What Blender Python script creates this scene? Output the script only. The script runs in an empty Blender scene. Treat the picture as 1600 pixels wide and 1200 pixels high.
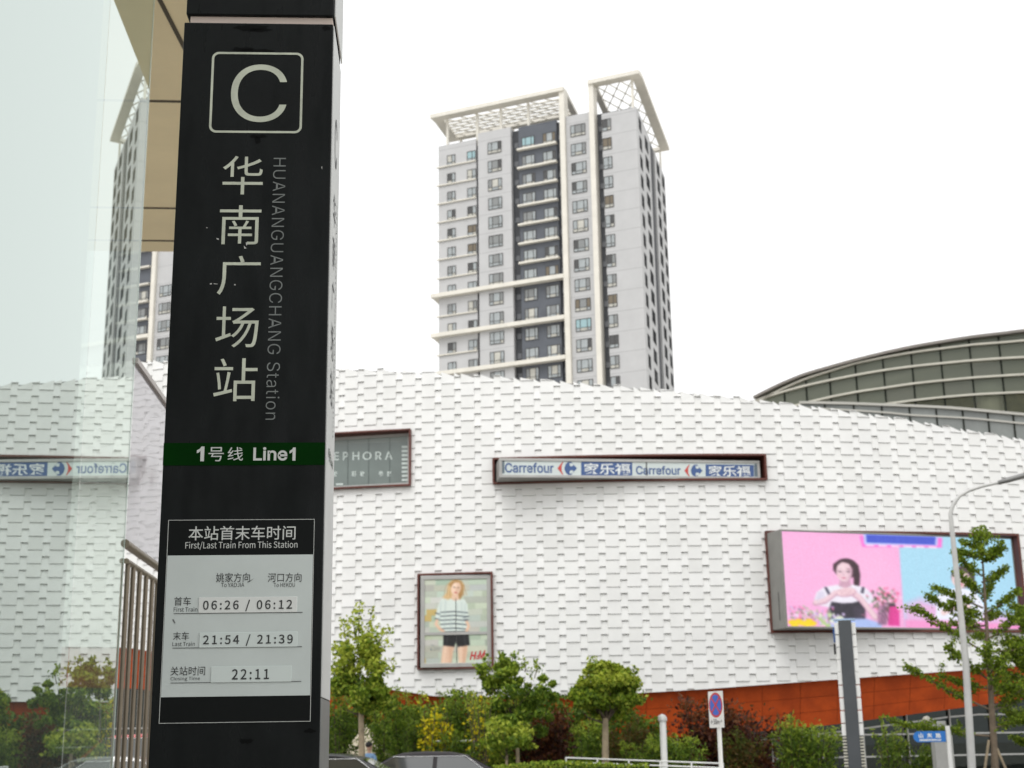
import bpy, math, random
import numpy as np
from mathutils import Vector, Matrix

random.seed(7)
SC = bpy.context.scene
COL = SC.collection
R = math.radians

# ------------------------------------------------------------------ camera
F = 2180.0                       # focal length in pixels of the 1600 wide photograph
PITCH = math.atan(565.0 / F)
ROLL = -0.0155
EYE = Vector((0, 0, 1.6))
_f0 = Vector((0, math.cos(PITCH), math.sin(PITCH)))
_r0 = Vector((1, 0, 0))
_u0 = Vector((0, -math.sin(PITCH), math.cos(PITCH)))
CR = _r0 * math.cos(ROLL) + _u0 * math.sin(ROLL)
CU = _u0 * math.cos(ROLL) - _r0 * math.sin(ROLL)
camd = bpy.data.cameras.new("camera")
camd.sensor_width = 36.0
camd.lens = F / 1600.0 * 36.0
camd.clip_start = 0.05
camd.clip_end = 3000
cam = bpy.data.objects.new("camera", camd)
COL.objects.link(cam)
cam.matrix_world = Matrix(((CR.x, CU.x, -_f0.x, EYE.x), (CR.y, CU.y, -_f0.y, EYE.y), (CR.z, CU.z, -_f0.z, EYE.z), (0, 0, 0, 1)))
camd.dof.use_dof = True
camd.dof.focus_distance = 5.0
camd.dof.aperture_fstop = 6.3
SC.camera = cam

# ------------------------------------------------------------------ sky, sun, exposure
SUN_EL, SUN_AZ = R(56), R(200)    # overcast: broad soft sun from behind the camera
world = bpy.data.worlds.new("World")
SC.world = world
world.use_nodes = True
nt = world.node_tree
nt.nodes.clear()
wo = nt.nodes.new("ShaderNodeOutputWorld")
bg = nt.nodes.new("ShaderNodeBackground")
sky = nt.nodes.new("ShaderNodeTexSky")
sky.sky_type = 'NISHITA'
sky.sun_disc = False
sky.sun_elevation = SUN_EL
sky.sun_rotation = SUN_AZ
sky.dust_density = 6.0
sky.air_density = 1.6
sky.ozone_density = 1.0
hs = nt.nodes.new("ShaderNodeHueSaturation")
hs.inputs['Saturation'].default_value = 0.05
nt.links.new(sky.outputs[0], hs.inputs['Color'])
ovc = nt.nodes.new("ShaderNodeMix")          # thick even cloud over the clear sky
ovc.data_type = 'RGBA'
ovc.inputs[0].default_value = 0.7
ovc.inputs[7].default_value = (10.5, 10.6, 10.6, 1)
nt.links.new(hs.outputs[0], ovc.inputs[6])
nt.links.new(ovc.outputs[2], bg.inputs['Color'])
bg.inputs['Strength'].default_value = 0.15
nt.links.new(bg.outputs[0], wo.inputs['Surface'])
sund = bpy.data.lights.new("sun", 'SUN')
sund.energy = 0.75
sund.angle = R(25)
sund.color = (1.0, 0.97, 0.93)
sun = bpy.data.objects.new("sun", sund)
COL.objects.link(sun)
# sun_rotation is measured clockwise from +Y seen from above
_sd = Vector((math.sin(SUN_AZ) * math.cos(SUN_EL), math.cos(SUN_AZ) * math.cos(SUN_EL), math.sin(SUN_EL)))
sun.rotation_euler = _sd.to_track_quat('Z', 'Y').to_euler()
SC.view_settings.view_transform = 'Standard'
SC.view_settings.look = 'None'
SC.view_settings.exposure = -0.03
SC.view_settings.gamma = 1.0
SC.render.engine = 'CYCLES'
SC.cycles.max_bounces = 8
SC.cycles.transparent_max_bounces = 12
SC.cycles.use_denoising = True
SC.cycles.caustics_reflective = False
SC.cycles.caustics_refractive = False


# ------------------------------------------------------------------ measuring helpers
def ray(px, py):
    return (_f0 * F + CR * (px - 800.0) + CU * (600.0 - py)).normalized()


def P(px, py, Y):
    d = ray(px, py)
    return EYE + d * (Y / d.y)


def foot(px, py, Y):
    p = P(px, py, Y)
    return Vector((p.x, p.y, 0))


class Frame:
    """a flat face: origin, right, up, normal towards the viewer"""
    def __init__(s, o, u, v, n=None):
        s.o, s.u, s.v = Vector(o), Vector(u).normalized(), Vector(v).normalized()
        s.n = Vector(n).normalized() if n is not None else s.u.cross(s.v).normalized()

    def pt(s, u, v, d=0.0):
        return s.o + s.u * u + s.v * v + s.n * d

    def uv(s, px, py, d=0.0):
        r = ray(px, py)
        o = s.o + s.n * d
        t = (o - EYE).dot(s.n) / r.dot(s.n)
        p = EYE + r * t - o
        return p.dot(s.u), p.dot(s.v)

    def box(s, x0, y0, x1, y1):
        """pixel box -> u0, v0, u1, v1"""
        ya, xa = (y0 + y1) / 2, (x0 + x1) / 2
        return s.uv(x0, ya)[0], s.uv(xa, y1)[1], s.uv(x1, ya)[0], s.uv(xa, y0)[1]


# ------------------------------------------------------------------ materials
MATS = {}


def mat(name, col, rough=0.6, metal=0.0, var=0.0, scale=3.0, bump=0.0, bscale=40.0, spec=0.5, coat=0.0, dirt=None, emit=0.0):
    if name in MATS:
        return MATS[name]
    m = bpy.data.materials.new(name)
    m.use_nodes = True
    n, l = m.node_tree.nodes, m.node_tree.links
    b = n["Principled BSDF"]
    b.inputs['Base Color'].default_value = (*col, 1)
    b.inputs['Roughness'].default_value = rough
    b.inputs['Metallic'].default_value = metal
    b.inputs['Specular IOR Level'].default_value = spec
    b.inputs['Coat Weight'].default_value = coat
    if emit:
        b.inputs['Emission Color'].default_value = (*col, 1)
        b.inputs['Emission Strength'].default_value = emit
    tc = n.new("ShaderNodeTexCoord")
    if var > 0:
        ns = n.new("ShaderNodeTexNoise")
        ns.inputs['Scale'].default_value = scale
        ns.inputs['Detail'].default_value = 6
        ns.inputs['Roughness'].default_value = 0.65
        l.new(tc.outputs['Object'], ns.inputs['Vector'])
        mx = n.new("ShaderNodeMix")
        mx.data_type = 'RGBA'
        d = dirt if dirt else tuple(c * (1 - var) for c in col)
        mx.inputs[6].default_value = (*[min(1, c * (1 + var * 0.6)) for c in col], 1)
        mx.inputs[7].default_value = (*d, 1)
        rp = n.new("ShaderNodeMapRange")
        rp.inputs[1].default_value = 0.35
        rp.inputs[2].default_value = 0.7
        l.new(ns.outputs[0], rp.inputs[0])
        l.new(rp.outputs[0], mx.inputs[0])
        l.new(mx.outputs[2], b.inputs['Base Color'])
    if bump > 0:
        nb = n.new("ShaderNodeTexNoise")
        nb.inputs['Scale'].default_value = bscale
        nb.inputs['Detail'].default_value = 4
        l.new(tc.outputs['Object'], nb.inputs['Vector'])
        bp = n.new("ShaderNodeBump")
        bp.inputs['Strength'].default_value = bump
        bp.inputs['Distance'].default_value = 0.02
        l.new(nb.outputs[0], bp.inputs['Height'])
        l.new(bp.outputs[0], b.inputs['Normal'])
    MATS[name] = m
    return m


def leafmat(name, col, var=0.35):
    if name in MATS:
        return MATS[name]
    m = bpy.data.materials.new(name)
    m.use_nodes = True
    n, l = m.node_tree.nodes, m.node_tree.links
    b = n["Principled BSDF"]
    b.inputs['Roughness'].default_value = 0.55
    b.inputs['Specular IOR Level'].default_value = 0.3
    tc = n.new("ShaderNodeTexCoord")
    ns = n.new("ShaderNodeTexNoise")
    ns.inputs['Scale'].default_value = 4.0
    l.new(tc.outputs['Object'], ns.inputs['Vector'])
    mx = n.new("ShaderNodeMix")
    mx.data_type = 'RGBA'
    mx.inputs[6].default_value = (*[c * (1 + var) for c in col], 1)
    mx.inputs[7].default_value = (*[c * (1 - var) for c in col], 1)
    l.new(ns.outputs[0], mx.inputs[0])
    l.new(mx.outputs[2], b.inputs['Base Color'])
    tr = n.new("ShaderNodeBsdfTranslucent")
    l.new(mx.outputs[2], tr.inputs['Color'])
    ms = n.new("ShaderNodeMixShader")
    ms.inputs[0].default_value = 0.38
    l.new(b.outputs[0], ms.inputs[1])
    l.new(tr.outputs[0], ms.inputs[2])
    l.new(ms.outputs[0], n["Material Output"].inputs['Surface'])
    MATS[name] = m
    return m


def glassmat(name, tint, refl=(0.9, 0.95, 0.92), ior=1.6, rough=0.0, base=0.0, wavy=0.0, haze=0.0, hazecol=(0.8, 0.8, 0.8)):
    """thin pane: tinted see-through plus Fresnel reflection"""
    if name in MATS:
        return MATS[name]
    m = bpy.data.materials.new(name)
    m.use_nodes = True
    n, l = m.node_tree.nodes, m.node_tree.links
    n.remove(n["Principled BSDF"])
    t = n.new("ShaderNodeBsdfTransparent")
    t.inputs['Color'].default_value = (*tint, 1)
    g = n.new("ShaderNodeBsdfGlossy")
    g.inputs['Color'].default_value = (*refl, 1)
    g.inputs['Roughness'].default_value = rough
    fr = n.new("ShaderNodeFresnel")
    fr.inputs['IOR'].default_value = ior
    fac = fr.outputs[0]
    if base > 0:
        mr = n.new("ShaderNodeMapRange")
        mr.inputs[3].default_value = base
        l.new(fr.outputs[0], mr.inputs[0])
        fac = mr.outputs[0]
    if wavy > 0:
        tc = n.new("ShaderNodeTexCoord")
        ns = n.new("ShaderNodeTexNoise")
        ns.inputs['Scale'].default_value = 0.7
        ns.inputs['Detail'].default_value = 1.0
        l.new(tc.outputs['Object'], ns.inputs['Vector'])
        bp = n.new("ShaderNodeBump")
        bp.inputs['Strength'].default_value = wavy
        bp.inputs['Distance'].default_value = 0.05
        l.new(ns.outputs[0], bp.inputs['Height'])
        l.new(bp.outputs[0], g.inputs['Normal'])
    src = t.outputs[0]
    if haze > 0:
        df = n.new("ShaderNodeBsdfDiffuse")
        df.inputs['Color'].default_value = (*hazecol, 1)
        tl = n.new("ShaderNodeBsdfTranslucent")
        tl.inputs['Color'].default_value = (*hazecol, 1)
        m0 = n.new("ShaderNodeMixShader")
        m0.inputs[0].default_value = 0.5
        l.new(df.outputs[0], m0.inputs[1])
        l.new(tl.outputs[0], m0.inputs[2])
        m1 = n.new("ShaderNodeMixShader")
        m1.inputs[0].default_value = haze
        l.new(src, m1.inputs[1])
        l.new(m0.outputs[0], m1.inputs[2])
        src = m1.outputs[0]
    mx = n.new("ShaderNodeMixShader")
    l.new(fac, mx.inputs[0])
    l.new(src, mx.inputs[1])
    l.new(g.outputs[0], mx.inputs[2])
    l.new(mx.outputs[0], n["Material Output"].inputs['Surface'])
    MATS[name] = m
    return m


def jointmat(name, col, pitch, z0, width=0.05, dark=0.72, var=0.06):
    """painted render with a thin horizontal joint every floor"""
    m = mat(name, col, rough=0.75, var=var, scale=0.35)
    n, l = m.node_tree.nodes, m.node_tree.links
    b = n["Principled BSDF"]
    src = b.inputs['Base Color'].links[0].from_socket
    tc = n.new("ShaderNodeTexCoord")
    sx = n.new("ShaderNodeSeparateXYZ")
    l.new(tc.outputs['Object'], sx.inputs[0])
    a = n.new("ShaderNodeMath"); a.operation = 'SUBTRACT'; a.inputs[1].default_value = z0
    l.new(sx.outputs[2], a.inputs[0])
    d = n.new("ShaderNodeMath"); d.operation = 'FLOORED_MODULO'; d.inputs[1].default_value = pitch
    l.new(a.outputs[0], d.inputs[0])
    c = n.new("ShaderNodeMath"); c.operation = 'LESS_THAN'; c.inputs[1].default_value = width
    l.new(d.outputs[0], c.inputs[0])
    mx = n.new("ShaderNodeMix"); mx.data_type = 'RGBA'
    l.new(c.outputs[0], mx.inputs[0])
    l.new(src, mx.inputs[6])
    mx.inputs[7].default_value = (*[k * dark for k in col], 1)
    l.new(mx.outputs[2], b.inputs['Base Color'])
    return m


# ------------------------------------------------------------------ mesh builder
ORIG = {}                         # root object -> world location


class MB:
    def __init__(s):
        s.v, s.f, s.m, s.sm = [], [], [], []

    def add(s, verts, faces, mi=0, smooth=False):
        k = len(s.v)
        s.v += [tuple(v) for v in verts]
        for f in faces:
            s.f.append(tuple(i + k for i in f))
            s.m.append(mi)
            s.sm.append(smooth)

    def quad(s, a, b, c, d, mi=0):
        s.add([a, b, c, d], [(0, 1, 2, 3)], mi)

    def hexa(s, p, mi=0):
        """8 corners: bottom 4 ccw then top 4"""
        s.add(p, [(3, 2, 1, 0), (4, 5, 6, 7), (0, 1, 5, 4), (1, 2, 6, 5), (2, 3, 7, 6), (3, 0, 4, 7)], mi)

    def box(s, x0, y0, z0, x1, y1, z1, mi=0, T=None):
        p = [(x0, y0, z0), (x1, y0, z0), (x1, y1, z0), (x0, y1, z0), (x0, y0, z1), (x1, y0, z1), (x1, y1, z1), (x0, y1, z1)]
        if T:
            p = [T(*q) for q in p]
        s.hexa(p, mi)

    def fbox(s, fr, u0, v0, u1, v1, d0, d1, mi=0):
        p = [fr.pt(u0, v0, d0), fr.pt(u1, v0, d0), fr.pt(u1, v0, d1), fr.pt(u0, v0, d1),
             fr.pt(u0, v1, d0), fr.pt(u1, v1, d0), fr.pt(u1, v1, d1), fr.pt(u0, v1, d1)]
        s.hexa(p, mi)

    def tube(s, pts, rad, n=10, mi=0, caps=True, smooth=True):
        pts = [Vector(p) for p in pts]
        if not hasattr(rad, '__len__'):
            rad = [rad] * len(pts)
        vs, fs = [], []
        up = None
        for i, p in enumerate(pts):
            if i == 0:
                t = pts[1] - pts[0]
            elif i == len(pts) - 1:
                t = pts[-1] - pts[-2]
            else:
                t = (pts[i + 1] - p).normalized() + (p - pts[i - 1]).normalized()
            t = t.normalized()
            if up is None:
                up = Vector((1, 0, 0)) if abs(t.x) < 0.8 else Vector((0, 1, 0))
            a = (up - t * up.dot(t)).normalized()
            up = a
            b = t.cross(a)
            for k in range(n):
                an = 2 * math.pi * k / n
                vs.append(p + (a * math.cos(an) + b * math.sin(an)) * rad[i])
        for i in range(len(pts) - 1):
            for k in range(n):
                k2 = (k + 1) % n
                fs.append((i * n + k, i * n + k2, (i + 1) * n + k2, (i + 1) * n + k))
        s.add(vs, fs, mi, smooth)
        if caps:
            s.add(vs[:n], [tuple(reversed(range(n)))], mi)
            s.add(vs[-n:], [tuple(range(n))], mi)

    def prism(s, outline, depth_vec, mi=0):
        """closed outline (world points) pushed along depth_vec"""
        n = len(outline)
        a = [Vector(p) for p in outline]
        b = [p + Vector(depth_vec) for p in a]
        s.add(a + b, [tuple(range(n)), tuple(reversed(range(n, 2 * n)))] + [(i, i + n, (i + 1) % n + n, (i + 1) % n) for i in range(n)], mi)

    def sphere(s, c, r, n=12, k=8, mi=0):
        c = Vector(c)
        rr = r if hasattr(r, '__len__') else (r, r, r)
        vs, fs = [], []
        for i in range(k + 1):
            ph = math.pi * i / k
            for j in range(n):
                th = 2 * math.pi * j / n
                vs.append((c.x + rr[0] * math.sin(ph) * math.cos(th), c.y + rr[1] * math.sin(ph) * math.sin(th), c.z + rr[2] * math.cos(ph)))
        for i in range(k):
            for j in range(n):
                j2 = (j + 1) % n
                fs.append((i * n + j, (i + 1) * n + j, (i + 1) * n + j2, i * n + j2))
        s.add(vs, fs, mi, True)

    def build(s, name, mats, parent=None, bevel=0.0, seg=2):
        me = bpy.data.meshes.new(name)
        o = Vector((0, 0, 0))
        if parent is not None:
            o = ORIG[parent]
        me.from_pydata([(x - o.x, y - o.y, z - o.z) for x, y, z in s.v], [], s.f)
        if not hasattr(mats, '__len__'):
            mats = [mats]
        for m in mats:
            me.materials.append(m)
        me.polygons.foreach_set('material_index', s.m)
        me.polygons.foreach_set('use_smooth', s.sm)
        me.update()
        ob = bpy.data.objects.new(name, me)
        COL.objects.link(ob)
        if parent is not None:
            ob.parent = parent
        ORIG[ob] = o
        if bevel:
            b = ob.modifiers.new("bevel", 'BEVEL')
            b.width = bevel
            b.segments = seg
            b.limit_method = 'ANGLE'
        return ob


def tag(o, label, cat, group=None, kind=None):
    if label:
        o['label'] = label
    if cat:
        o['category'] = cat
    if group:
        o['group'] = group
    if kind:
        o['kind'] = kind
    return o


def thing(name, loc, label, cat, group=None):
    o = bpy.data.objects.new(name, None)
    o.empty_display_size = 0.2
    COL.objects.link(o)
    o.location = loc
    ORIG[o] = Vector(loc)
    return tag(o, label, cat, group)


def copy_tree(o, parent=None):
    c = o.copy()
    COL.objects.link(c)
    if parent is not None:
        c.parent = parent
    for ch in [x for x in bpy.data.objects if x.parent == o]:
        copy_tree(ch, c)
    return c


# ------------------------------------------------------------------ lettering
_TC = {}


try:                               # Blender's own bundled sans serif
    SANS = bpy.data.fonts.load(bpy.utils.system_resource('DATAFILES', path='fonts') + '/Inter.woff2')
except Exception:
    SANS = None
try:
    SANS2 = bpy.data.fonts.load(bpy.utils.system_resource('DATAFILES', path='fonts') + '/Noto Sans CJK Regular.woff2')
except Exception:
    SANS2 = None


SMALL = (':', 'To ', 'Train', 'Closing', 'SHANDONG')


def glyphs(s, bold=0.0, spacing=1.0, shear=0.0):
    key = (s, bold, spacing, shear)
    if key in _TC:
        return _TC[key]
    cu = bpy.data.curves.new("lettering", 'FONT')
    cu.body = s
    if SANS and all(ord(ch) < 0x2000 for ch in s):
        cu.font = SANS
    if SANS2 and any(ch in s for ch in SMALL):
        cu.font = SANS2
    cu.size = 1.0
    cu.offset = bold
    cu.space_character = spacing
    cu.shear = shear
    cu.resolution_u = 5
    ob = bpy.data.objects.new("lettering", cu)
    COL.objects.link(ob)
    dg = bpy.context.evaluated_depsgraph_get()
    dg.update()
    me = bpy.data.meshes.new_from_object(ob.evaluated_get(dg))
    vs = [(v.co.x, v.co.y) for v in me.vertices]
    fs = [tuple(p.vertices) for p in me.polygons]
    bpy.data.objects.remove(ob)
    bpy.data.curves.remove(cu)
    bpy.data.meshes.remove(me)
    xs, ys = [v[0] for v in vs], [v[1] for v in vs]
    x0, x1, y0, y1 = min(xs), max(xs), min(ys), max(ys)
    vs = [((x - x0) / max(1e-6, x1 - x0), (y - y0) / max(1e-6, y1 - y0)) for x, y in vs]
    _TC[key] = (vs, fs, (x1 - x0) / max(1e-6, y1 - y0))
    return _TC[key]


def write(mb, fr, s, box, d=0.003, mi=0, bold=0.0, spacing=1.0, shear=0.0, down=False, isuv=False):
    """fit the string into a pixel box of the photograph measured on face fr"""
    vs, fs, asp = glyphs(s, bold, spacing, shear)
    u0, v0, u1, v1 = box if isuv else fr.box(*box)
    if down:                       # reads top to bottom, turned clockwise
        pts = [fr.pt(u0 + y * (u1 - u0), v1 + x * (v0 - v1), d) for x, y in vs]
    else:
        pts = [fr.pt(u0 + x * (u1 - u0), v0 + y * (v1 - v0), d) for x, y in vs]
    mb.add(pts, fs, mi)


def ngon(mb, fr, pts, d=0.003, mi=0, m=None):
    q = [fr.uv(*(m(*p) if m else p)) for p in pts]
    mb.add([fr.pt(u, v, d) for u, v in q], [tuple(range(len(q)))], mi)


# ------------------------------------------------------------------ painting flat pictures (poster, LED screen)
class Canvas:
    def __init__(s, quad, nu, nv, bgcol):
        s.nu, s.nv = nu, nv
        u, v = np.meshgrid(np.linspace(0, 1, nu + 1), np.linspace(0, 1, nv + 1))
        tl, tr, br, bl = [np.array(p, float) for p in quad]
        xy = (tl[None, None] * ((1 - u) * (1 - v))[..., None] + tr * (u * (1 - v))[..., None] + br * (u * v)[..., None] + bl * ((1 - u) * v)[..., None])
        s.x, s.y = xy[..., 0], xy[..., 1]
        s.c = np.zeros(s.x.shape + (3,)) + np.array(bgcol, float)
        s.rng = np.random.default_rng(3)

    def mix(s, a, col):
        s.c = s.c * (1 - a[..., None]) + np.array(col, float) * a[..., None]

    def ell(s, cx, cy, rx, ry, col, rot=0, soft=3, al=1.0):
        c, sn = math.cos(R(rot)), math.sin(R(rot))
        dx, dy = s.x - cx, s.y - cy
        a, b = dx * c + dy * sn, -dx * sn + dy * c
        q = np.sqrt((a / rx) ** 2 + (b / ry) ** 2)
        d = (q - 1) * min(rx, ry)
        s.mix(al * np.clip(0.5 - d / soft, 0, 1), col)

    def poly(s, pts, col, soft=3, al=1.0):
        p = np.array(pts, float)
        d = np.full(s.x.shape, 1e9)
        ins = np.zeros(s.x.shape, bool)
        for i in range(len(p)):
            a, b = p[i], p[(i + 1) % len(p)]
            e = b - a
            wx, wy = s.x - a[0], s.y - a[1]
            t = np.clip((wx * e[0] + wy * e[1]) / max(1e-9, e @ e), 0, 1)
            d = np.minimum(d, np.hypot(wx - e[0] * t, wy - e[1] * t))
            cond = ((a[1] > s.y) != (b[1] > s.y)) & (s.x < (b[0] - a[0]) * (s.y - a[1]) / ((b[1] - a[1]) if abs(b[1] - a[1]) > 1e-9 else 1e-9) + a[0])
            ins ^= cond
        d = np.where(ins, -d, d)
        s.mix(al * np.clip(0.5 - d / soft, 0, 1), col)

    def line(s, pts, w, col, soft=3, al=1.0):
        p = np.array(pts, float)
        d = np.full(s.x.shape, 1e9)
        for i in range(len(p) - 1):
            a, b = p[i], p[i + 1]
            e = b - a
            wx, wy = s.x - a[0], s.y - a[1]
            t = np.clip((wx * e[0] + wy * e[1]) / max(1e-9, e @ e), 0, 1)
            d = np.minimum(d, np.hypot(wx - e[0] * t, wy - e[1] * t) - w / 2)
        s.mix(al * np.clip(0.5 - d / soft, 0, 1), col)

    def blur(s, n=1):
        for _ in range(n):
            p = np.pad(s.c, ((1, 1), (1, 1), (0, 0)), mode='edge')
            s.c = (p[1:-1, 1:-1] * 4 + p[:-2, 1:-1] * 2 + p[2:, 1:-1] * 2 + p[1:-1, :-2] * 2 + p[1:-1, 2:] * 2 + p[:-2, :-2] + p[2:, 2:] + p[:-2, 2:] + p[2:, :-2]) / 16

    def grain(s, a):
        s.c = s.c + s.rng.normal(0, a, s.x.shape)[..., None]

    def mesh(s, name, fr, u0, v0, u1, v1, d, m, parent):
        vs = [fr.pt(u0 + (u1 - u0) * i / s.nu, v1 + (v0 - v1) * j / s.nv, d) for j in range(s.nv + 1) for i in range(s.nu + 1)]
        w = s.nu + 1
        mb = MB()
        mb.add(vs, [(j * w + i, (j + 1) * w + i, (j + 1) * w + i + 1, j * w + i + 1) for j in range(s.nv) for i in range(s.nu)])
        ob = mb.build(name, m, parent)
        lin = np.clip(s.c / 255.0, 0, 1)
        lin = np.where(lin <= 0.04045, lin / 12.92, ((lin + 0.055) / 1.055) ** 2.4)
        at = ob.data.color_attributes.new("picture", 'FLOAT_COLOR', 'POINT')
        at.data.foreach_set('color', np.concatenate([lin, np.ones(lin.shape[:2] + (1,))], 2).astype(np.float32).ravel())
        return ob


def picmat(name, emit=0.0, gain=1.0):
    m = bpy.data.materials.new(name)
    m.use_nodes = True
    n, l = m.node_tree.nodes, m.node_tree.links
    b = n["Principled BSDF"]
    a = n.new("ShaderNodeVertexColor")
    a.layer_name = "picture"
    if emit:
        b.inputs['Base Color'].default_value = (0.02, 0.02, 0.02, 1)
        l.new(a.outputs[0], b.inputs['Emission Color'])
        b.inputs['Emission Strength'].default_value = emit
        b.inputs['Roughness'].default_value = 0.6
    else:
        g = n.new("ShaderNodeMix"); g.data_type = 'RGBA'; g.blend_type = 'MULTIPLY'
        g.inputs[0].default_value = 1.0
        g.inputs[7].default_value = (gain, gain, gain, 1)
        l.new(a.outputs[0], g.inputs[6])
        l.new(g.outputs[2], b.inputs['Base Color'])
        b.inputs['Roughness'].default_value = 0.25
    return m


# ------------------------------------------------------------------ common materials
M_alu = mat("satin_aluminium", (0.50, 0.50, 0.48), 0.38, 0.7, 0.1, 2)
M_greyframe = mat("grey_frame_paint", (0.255, 0.25, 0.235), 0.45, 0.3, 0.12, 1.5)
M_darkmetal = mat("dark_metal", (0.07, 0.07, 0.07), 0.4, 0.5)
M_white = mat("white_paint", (0.78, 0.78, 0.76), 0.5, 0, 0.08, 2)
M_rust = mat("rust_red_lining", (0.115, 0.030, 0.020), 0.6, 0, 0.3, 1.0)

# ================================================================== SETTING
g = MB()
g.add([(-900, -300, 0), (900, -300, 0), (900, 1500, 0), (-900, 1500, 0)], [(0, 1, 2, 3)])
tag(g.build("ground", mat("pale_granite_ground", (0.50, 0.48, 0.44), 0.85, 0, 0.2, 0.2)), None, None, kind='structure')
g = MB()
g.add([(-200, 25, .004), (200, 25, .004), (200, 34.6, .004), (-200, 34.6, .004)], [(0, 1, 2, 3)])
tag(g.build("road", mat("asphalt", (0.055, 0.055, 0.057), 0.85, 0, 0.3, 0.8, 0.3, 60)), None, None, kind='structure')
g = MB()
for yy in (29.6, 29.85):
    g.add([(-200, yy, .008), (200, yy, .008), (200, yy + .12, .008), (-200, yy + .12, .008)], [(0, 1, 2, 3)])
tag(g.build("road_markings", mat("yellow_line_paint", (0.6, 0.42, 0.06), 0.7, 0, 0.2, 2)), None, None, kind='structure')
g = MB()
g.box(-200, 34.6, 0, 200, 34.85, .14)
g.box(-200, 24.75, 0, 200, 25, .14)
tag(g.build("kerb", mat("granite_kerb", (0.34, 0.33, 0.32), 0.8, 0, 0.2, 3)), None, None, kind='structure')
g = MB()
g.box(-200, 34.85, 0, 200, 48, .13)
tag(g.build("pavement", mat("paving", (0.28, 0.27, 0.25), 0.85, 0, 0.25, 1)), None, None, kind='structure')

# ================================================================== SHOPPING MALL
RW, CX, CY = 50.0, 3.6, 95.0


def wall_hit(px, py, o=0.0):
    d = ray(px, py)
    ex, ey = EYE.x - CX, EYE.y - CY
    a = d.x * d.x + d.y * d.y
    b = 2 * (ex * d.x + ey * d.y)
    c = ex * ex + ey * ey - (RW + o) ** 2
    t = (-b - math.sqrt(b * b - 4 * a * c)) / (2 * a)
    p = EYE + d * t
    return RW * math.atan2(p.x - CX, CY - p.y), p.z


def wp(s, z, o=0.0):
    th = s / RW
    return Vector((CX + (RW + o) * math.sin(th), CY - (RW + o) * math.cos(th), z))


def profile(pts):
    h = [wall_hit(*p) for p in pts]
    ss, zs = [a for a, _ in h], [b for _, b in h]
    k0 = (zs[1] - zs[0]) / (ss[1] - ss[0]) * 0.3
    k1 = (zs[-1] - zs[-2]) / (ss[-1] - ss[-2])

    def f(s):
        if s < ss[0]:
            return zs[0] + k0 * (s - ss[0])
        if s > ss[-1]:
            return zs[-1] + k1 * (s - ss[-1])
        return float(np.interp(s, ss, zs))
    return f


z_top = profile([(228, 567), (262, 568), (525, 579), (600, 582), (700, 587), (800, 594), (950, 606), (1100, 619), (1200, 631), (1300, 643), (1400, 657), (1500, 674), (1600, 691)])
z_bot = profile([(200, 1012), (520, 1064), (680, 1088), (800, 1089), (1000, 1083), (1100, 1077), (1330, 1060), (1540, 1045), (1600, 1040)])
z_org = profile([(200, 1075), (520, 1125), (680, 1152), (1000, 1156), (1219, 1141), (1318, 1131), (1511, 1106), (1600, 1094)])
S0, S1 = -32.0, 38.0

# openings in the cladding, as (s0, z0, s1, z1)


def opening(tl, tr, br, bl):
    a, b, c, d = [wall_hit(*p) for p in (tl, tr, br, bl)]
    return ((a[0] + d[0]) / 2, (c[1] + d[1]) / 2, (b[0] + c[0]) / 2, (a[1] + b[1]) / 2)


def z2(x, y):
    return 750 + x / 3.404, 680 + y / 3.404


OP_SEPH = opening((400, 685), (642, 672.5), (644, 762.5), (400, 770))
OP_CARR = opening((770.5, 715), (1195, 713), (1196.5, 752), (770.5, 757))
OP_POST = opening((653.5, 897), (770, 895), (772, 1044), (654, 1047))
OP_LED = opening((1194, 827), (1589, 839), (1601, 990), (1203, 988))
OPS = [OP_SEPH, OP_CARR, OP_POST, OP_LED]

mall_c = wp(0, 0, 0)
mall = thing("shopping_mall", (CX, 60, 0), "long white curved shopping mall clad in staggered overlapping panels above a rust red band", "building")


def cut(rect, ops):
    out = [rect]
    for (a0, b0, a1, b1) in ops:
        nxt = []
        for (x0, y0, x1, y1) in out:
            if x1 <= a0 or x0 >= a1 or y1 <= b0 or y0 >= b1:
                nxt.append((x0, y0, x1, y1))
                continue
            if x0 < a0:
                nxt.append((x0, y0, a0, y1))
            if x1 > a1:
                nxt.append((a1, y0, x1, y1))
            xa, xb = max(x0, a0), min(x1, a1)
            if y0 < b0:
                nxt.append((xa, y0, xb, b0))
            if y1 > b1:
                nxt.append((xa, b1, xb, y1))
        out = nxt
    return out


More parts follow.
